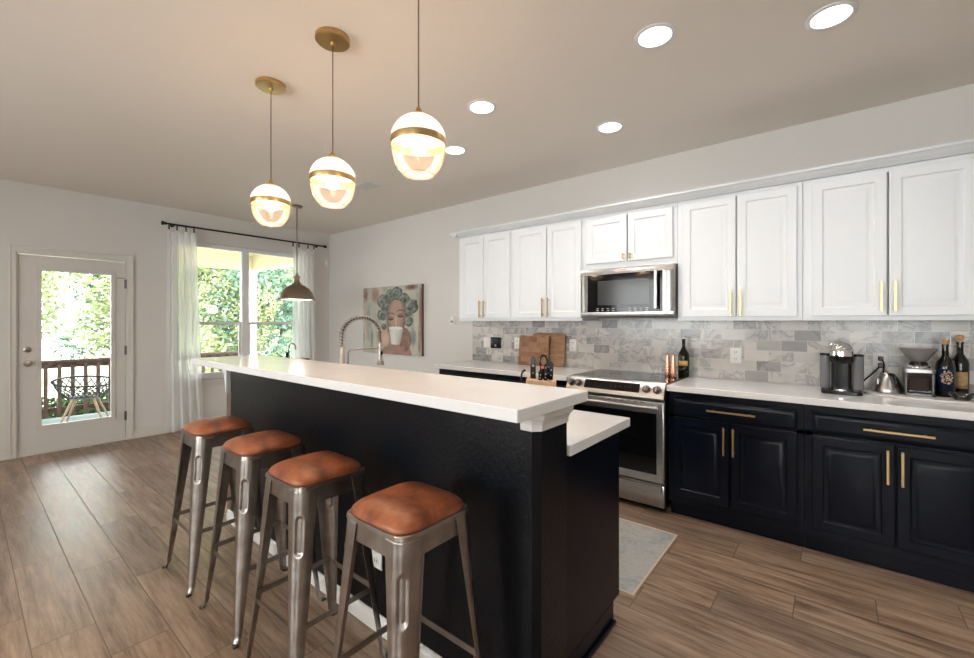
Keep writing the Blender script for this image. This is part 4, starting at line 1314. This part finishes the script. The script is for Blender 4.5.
# cutting boards lean on the tiles
def lean_board(name, label, x0, x1, h, th, r, ybase, ang, matn, round_all=True):
    pts = []
    T = Matrix.Translation((0, ybase, WT)) @ Matrix.Rotation(-ang, 4, 'X')
    n = 6
    pr = rrect(x0, x1, 0, h, r, n)
    m = MB().prism(pr, 'y', -th, 0, T=T)
    o = m.build(name, matn, None, bevel=.004, seg=2)
    return o
cb1 = thing('cutting_board', 'square butcher-block cutting board leaning in front of the rounded board', 'cutting board', (3.95, -.10, WT), 0, 'cutting boards against the tiles')
o = lean_board('board', '', 3.79, 4.145, .300, .030, .008, -.078, .10, 'butcher'); o.parent = cb1; o.location = -Vector(cb1.location)
cb2 = thing('cutting_board', 'large rounded walnut cutting board leaning against the tiles behind the square one', 'cutting board', (4.12, -.05, WT), 0, 'cutting boards against the tiles')
o = lean_board('board', '', 3.92, 4.305, .330, .020, .05, -.045, .08, 'board_light'); o.parent = cb2; o.location = -Vector(cb2.location)

def bottle(name, label, x, y, z, prof, glass, labelspec, stopper, cat='bottle', group=None):
    t = thing(name, label, cat, (x, y, z), 0, group)
    MB().lathe([(r, z + h) for r, h in prof], x, y, n=32).build('glass_body', glass, t)
    for nm, r, h0, h1, a0, a1, mt in labelspec:
        k = MB().grid(lambda u, v: Vector((x + r * math.cos(a0 + (a1 - a0) * u), y + r * math.sin(a0 + (a1 - a0) * u), z + h0 + (h1 - h0) * v)), 20, 2)
        k.build(nm, mt, t, fix=False, solid=.0006)
    nm, pr, mt = stopper
    MB().lathe([(r, z + h) for r, h in pr], x, y, n=18).build(nm, mt, t)
    return t
fa = math.radians(-90)
wine = [(0, 0), (.034, 0), (.037, .006), (.037, .185), (.034, .205), (.022, .228), (.0145, .245), (.0135, .300), (.0155, .302), (.0155, .312), (0, .312)]
b1 = bottle('wine_bottle', 'dark blue bottle with gold flecked label and cork, left of the two on the tray', 6.840, -.185, .9285, [(0, 0), (.038, 0), (.042, .006), (.042, .172), (.036, .200), (.020, .221), (.0145, .235), (.0140, .290), (.016, .292), (.016, .300), (0, .300)], 'bottle_dark',
       [('blue_label', .0426, .035, .160, fa - 1.3, fa + 1.3, 'bottle_blue')],
       ('cork', [(0, .300), (.0135, .300), (.015, .327), (0, .328)], 'cork'), group='bottles beside the coffee grinder')
fl = MB(); rn = random.Random(11)
for k in range(150):
    a = fa + rn.uniform(-.62, .62); hz = rn.uniform(.075, .150)
    if ((a - fa) / .62) ** 2 + ((hz - .112) / .04) ** 2 > 1: continue
    c = Vector((6.840 + .0434 * math.cos(a), -.185 + .0434 * math.sin(a), .9285 + hz)); tt = Vector((-math.sin(a), math.cos(a), 0)); s = rn.uniform(.0012, .0026)
    fl.add([c - tt * s - Vector((0, 0, s)), c + tt * s - Vector((0, 0, s)), c + tt * s + Vector((0, 0, s)), c - tt * s + Vector((0, 0, s))], [(0, 1, 2, 3)])
fl.build('gold_flecks', 'label_gold', b1, fix=False, solid=.0004)
bottle('wine_bottle', 'dark glass bottle with tan label and round stopper, right of the blue one', 6.912, -.095, .9285, wine, 'bottle_dark',
       [('tan_label', .0376, .045, .140, fa - .55, fa + .75, 'label_tan')],
       ('stopper', [(0, .312), (.010, .312), (.011, .322), (.015, .330), (.017, .342), (.012, .352), (0, .354)], 'cork'), group='bottles beside the coffee grinder')
bottle('olive_oil_bottle', 'olive green oil bottle with a yellow label behind the copper mills', 5.405, -.105, .9228,
       [(0, 0), (.039, 0), (.041, .006), (.041, .160), (.036, .185), (.019, .215), (.0125, .235), (.0125, .290), (.014, .292), (.014, .298), (0, .298)], 'olive',
       [('yellow_label', .0416, .085, .125, fa - .8, fa + 1.0, 'label_yellow'), ('lower_label', .0416, .03, .08, fa - .8, fa + 1.0, 'olive')],
       ('cap', [(0, .298), (.011, .298), (.011, .312), (0, .313)], 'white_plastic'))
for i, (x, y, lab) in enumerate(((5.318, -.230, 'copper pepper mill, left one of the pair beside the oil bottle'), (5.372, -.265, 'copper salt mill, right one of the pair in front of the oil bottle'))):
    t = thing('spice_mill', lab, 'mill', (x, y, .9225), 0, 'copper mills on the back of the cooktop')
    zz = .9225
    MB().lathe([(0, zz), (.021, zz), (.022, zz + .003), (.020, zz + .06), (.0165, zz + .11), (.0135, zz + .165), (.0125, zz + .172), (0, zz + .172)], x, y, n=28).build('body', 'copper', t)
    MB().lathe([(0, zz + .172), (.011, zz + .172), (.010, zz + .180), (.005, zz + .186), (.0055, zz + .194), (0, zz + .196)], x, y, n=18).build('top_knob', 'copper', t)

# coffee maker
cm = thing('coffee_maker', 'black capsule coffee maker with a chrome dome head and grey water tanks', 'coffee maker', (6.375, -.30, WT))
cx, cy = 6.378, -.285
MB().prism(rrect(cx - .100, cx + .100, cy - .105, cy + .10, .03), 'z', WT, WT + .022).build('base', 'black_plastic', cm, bevel=.003)
MB().prism(rrect(cx - .050, cx + .050, cy - .015, cy + .09, .02), 'z', WT + .022, WT + .232).build('column', 'black_plastic', cm, bevel=.003)
body = MB().lathe([(0, WT + .19), (.052, WT + .19), (.058, WT + .20), (.059, WT + .232), (0, WT + .232)], cx, cy - .035, n=36)
body.build('brew_head', 'black_plastic', cm)
dome = MB().lathe([(.060, WT + .232), (.060, WT + .256), (.056, WT + .280), (.045, WT + .300), (.026, WT + .313), (0, WT + .317)], cx, cy - .035, n=40)
dh = dome.build('chrome_dome', 'chrome', cm)
MB().tube([(cx - .02, cy - .07, WT + .308), (cx - .048, cy - .085, WT + .306), (cx - .062, cy - .09, WT + .296)], [.007, .009, .006], 10).build('lever', 'chrome', dh)
for sx in (-1, 1):
    tk = MB().lathe([(0, WT + .023), (.026, WT + .023), (.027, WT + .03), (.027, WT + .228), (0, WT + .228)], cx + sx * .080, cy + .015, n=28).build('water_tank' if sx < 0 else 'capsule_container', 'smoke', cm)
    MB().lathe([(0, WT + .2285), (.028, WT + .2285), (.028, WT + .238), (.024, WT + .242), (0, WT + .242)], cx + sx * .080, cy + .015, n=28).build('lid', 'black_plastic', tk)
MB().lathe([(0, WT + .185), (.014, WT + .185), (.018, WT + .19), (0, WT + .19)], cx, cy - .05, n=18).build('spout', 'black_plastic', cm)
MB().lathe([(0, WT + .022), (.040, WT + .022), (.040, WT + .030), (.036, WT + .032), (0, WT + .032)], cx, cy - .055, n=30).build('drip_tray', 'chrome', cm)
def smooth_path(pts, n=8):
    P = [Vector(p) for p in pts]; out = []
    for i in range(len(P) - 1):
        p0, p1, p2, p3 = P[max(i - 1, 0)], P[i], P[i + 1], P[min(i + 2, len(P) - 1)]
        for k in range(n):
            t_ = k / n
            out.append(.5 * ((2 * p1) + (p2 - p0) * t_ + (2 * p0 - 5 * p1 + 4 * p2 - p3) * t_ ** 2 + (3 * p1 - p0 - 3 * p2 + p3) * t_ ** 3))
    out.append(P[-1]); return out
pc_ = MB().tube(smooth_path([(6.455, -.150, WT + .006), (6.47, -.10, WT + .03), (6.50, -.06, .985), (6.545, -.048, 1.035), (6.573, -.042, 1.078)]), .0042, 8).build('power_cord', 'black_plastic', cm)
MB().box(6.562, 6.588, -.050, -.0205, 1.063, 1.093).build('plug', 'black_plastic', pc_, bevel=.004)

# tray with kettle dripper, grinder, bottles and bowl
tray = tag(MB().prism([(6.82 + .335 * math.cos(a), -.205 + .165 * math.sin(a)) for a in [2 * PI * k / 64 for k in range(64)]], 'z', WT, .928).build('serving_tray', 'trim', None, bevel=.003), 'flat oval off-white serving tray under the kettle, grinder and bottles', 'tray')
TZ = .9285
kt = thing('steel_kettle', 'conical stainless steel kettle with a black handle on the tray', 'kettle', (6.605, -.18, TZ))
kx, ky = 6.596, -.185
MB().lathe([(0, TZ), (.074, TZ), (.076, TZ + .006), (.070, TZ + .030), (.050, TZ + .085), (.040, TZ + .102), (0, TZ + .104)], kx, ky, n=40).build('body', 'steel', kt)
MB().lathe([(0, TZ + .104), (.038, TZ + .104), (.032, TZ + .114), (.006, TZ + .117), (.006, TZ + .122), (.010, TZ + .128), (0, TZ + .132)], kx, ky, n=28).build('lid', 'steel', kt)
MB().tube(smooth_path([(kx + .010, ky - .034, TZ + .112), (kx + .024, ky - .064, TZ + .102), (kx + .034, ky - .080, TZ + .072), (kx + .036, ky - .078, TZ + .042)]), .0085, 10).build('handle', 'black_plastic', kt)
MB().lathe([(0, TZ + .05), (.010, TZ + .052), (.006, TZ + .082), (0, TZ + .084)], kx - .045, ky - .038, n=14).build('spout', 'steel', kt)
gr = thing('coffee_grinder', 'glass and chrome coffee grinder with a funnel hopper on the tray', 'coffee grinder', (6.735, -.20, TZ))
gx, gy = 6.727, -.215
pc_ = MB().tube(smooth_path([(6.578, -.042, 1.122), (6.588, -.055, 1.09), (6.585, -.05, 1.03), (6.578, -.035, .975), (6.60, -.03, .94), (6.68, -.06, .935), (6.70, -.155, .94)]), .0042, 8).build('power_cord', 'black_plastic', gr)
MB().box(6.562, 6.588, -.050, -.0205, 1.108, 1.136).build('plug', 'black_plastic', pc_, bevel=.004)
g = MB().prism(rrect(gx - .066, gx + .066, gy - .058, gy + .055, .018), 'z', TZ, TZ + .016)
g.build('base', 'dark_steel', gr, bevel=.002)
for sx in (-1, 1):
    for sy in (-1, 1):
        MB().cyl((gx + sx * .056, gy + sy * .045, TZ + .016), (gx + sx * .056, gy + sy * .045, TZ + .134), .007, 12).build('corner_post', 'dark_steel', gr)
MB().box(gx - .054, gx + .054, gy - .050, gy + .047, TZ + .018, TZ + .132).build('ground_coffee_bin', 'grinder_glass', gr, bevel=.006)
MB().box(gx - .040, gx + .040, gy - .035, gy + .035, TZ + .022, TZ + .105).build('coffee', 'coffee', gr)
MB().prism(rrect(gx - .066, gx + .066, gy - .058, gy + .055, .018), 'z', TZ + .133, TZ + .156).build('top_plate', 'steel', gr, bevel=.002)
MB().lathe([(0, TZ + .156), (.050, TZ + .156), (.052, TZ + .163), (.046, TZ + .174), (.038, TZ + .178), (0, TZ + .178)], gx, gy, n=36).build('adjusting_ring', 'chrome', gr)
MB().lathe([(0, TZ + .176), (.040, TZ + .176), (.040, TZ + .190), (.030, TZ + .196), (0, TZ + .196)], gx, gy, n=36).build('hopper_collar', 'black_plastic', gr)
MB().lathe([(.030, TZ + .196), (.055, TZ + .230), (.078, TZ + .270), (.080, TZ + .272), (.082, TZ + .270), (.058, TZ + .228), (.034, TZ + .196)], gx, gy, n=44, cap=False).build('hopper', 'hopper_glass', gr)
MB().lathe([(0, TZ + .272), (.082, TZ + .272), (.083, TZ + .276), (0, TZ + .277)], gx, gy, n=44).build('hopper_lid', 'hopper_glass', gr)
bw = thing('glass_bowl', 'small clear glass bowl in front of the bottles on the tray', 'bowl', (6.888, -.292, TZ))
MB().lathe([(.018, TZ + .001), (.026, TZ + .004), (.040, TZ + .018), (.049, TZ + .038), (.051, TZ + .038), (.043, TZ + .016), (.028, TZ + .0005), (.018, TZ)], 6.888, -.292, n=36, cap=False).build('bowl', 'clear', bw)
MB().lathe([(0, TZ + .0015), (.026, TZ + .004), (.036, TZ + .014), (0, TZ + .016)], 6.888, -.292, n=30).build('contents', 'grinder_glass', bw)
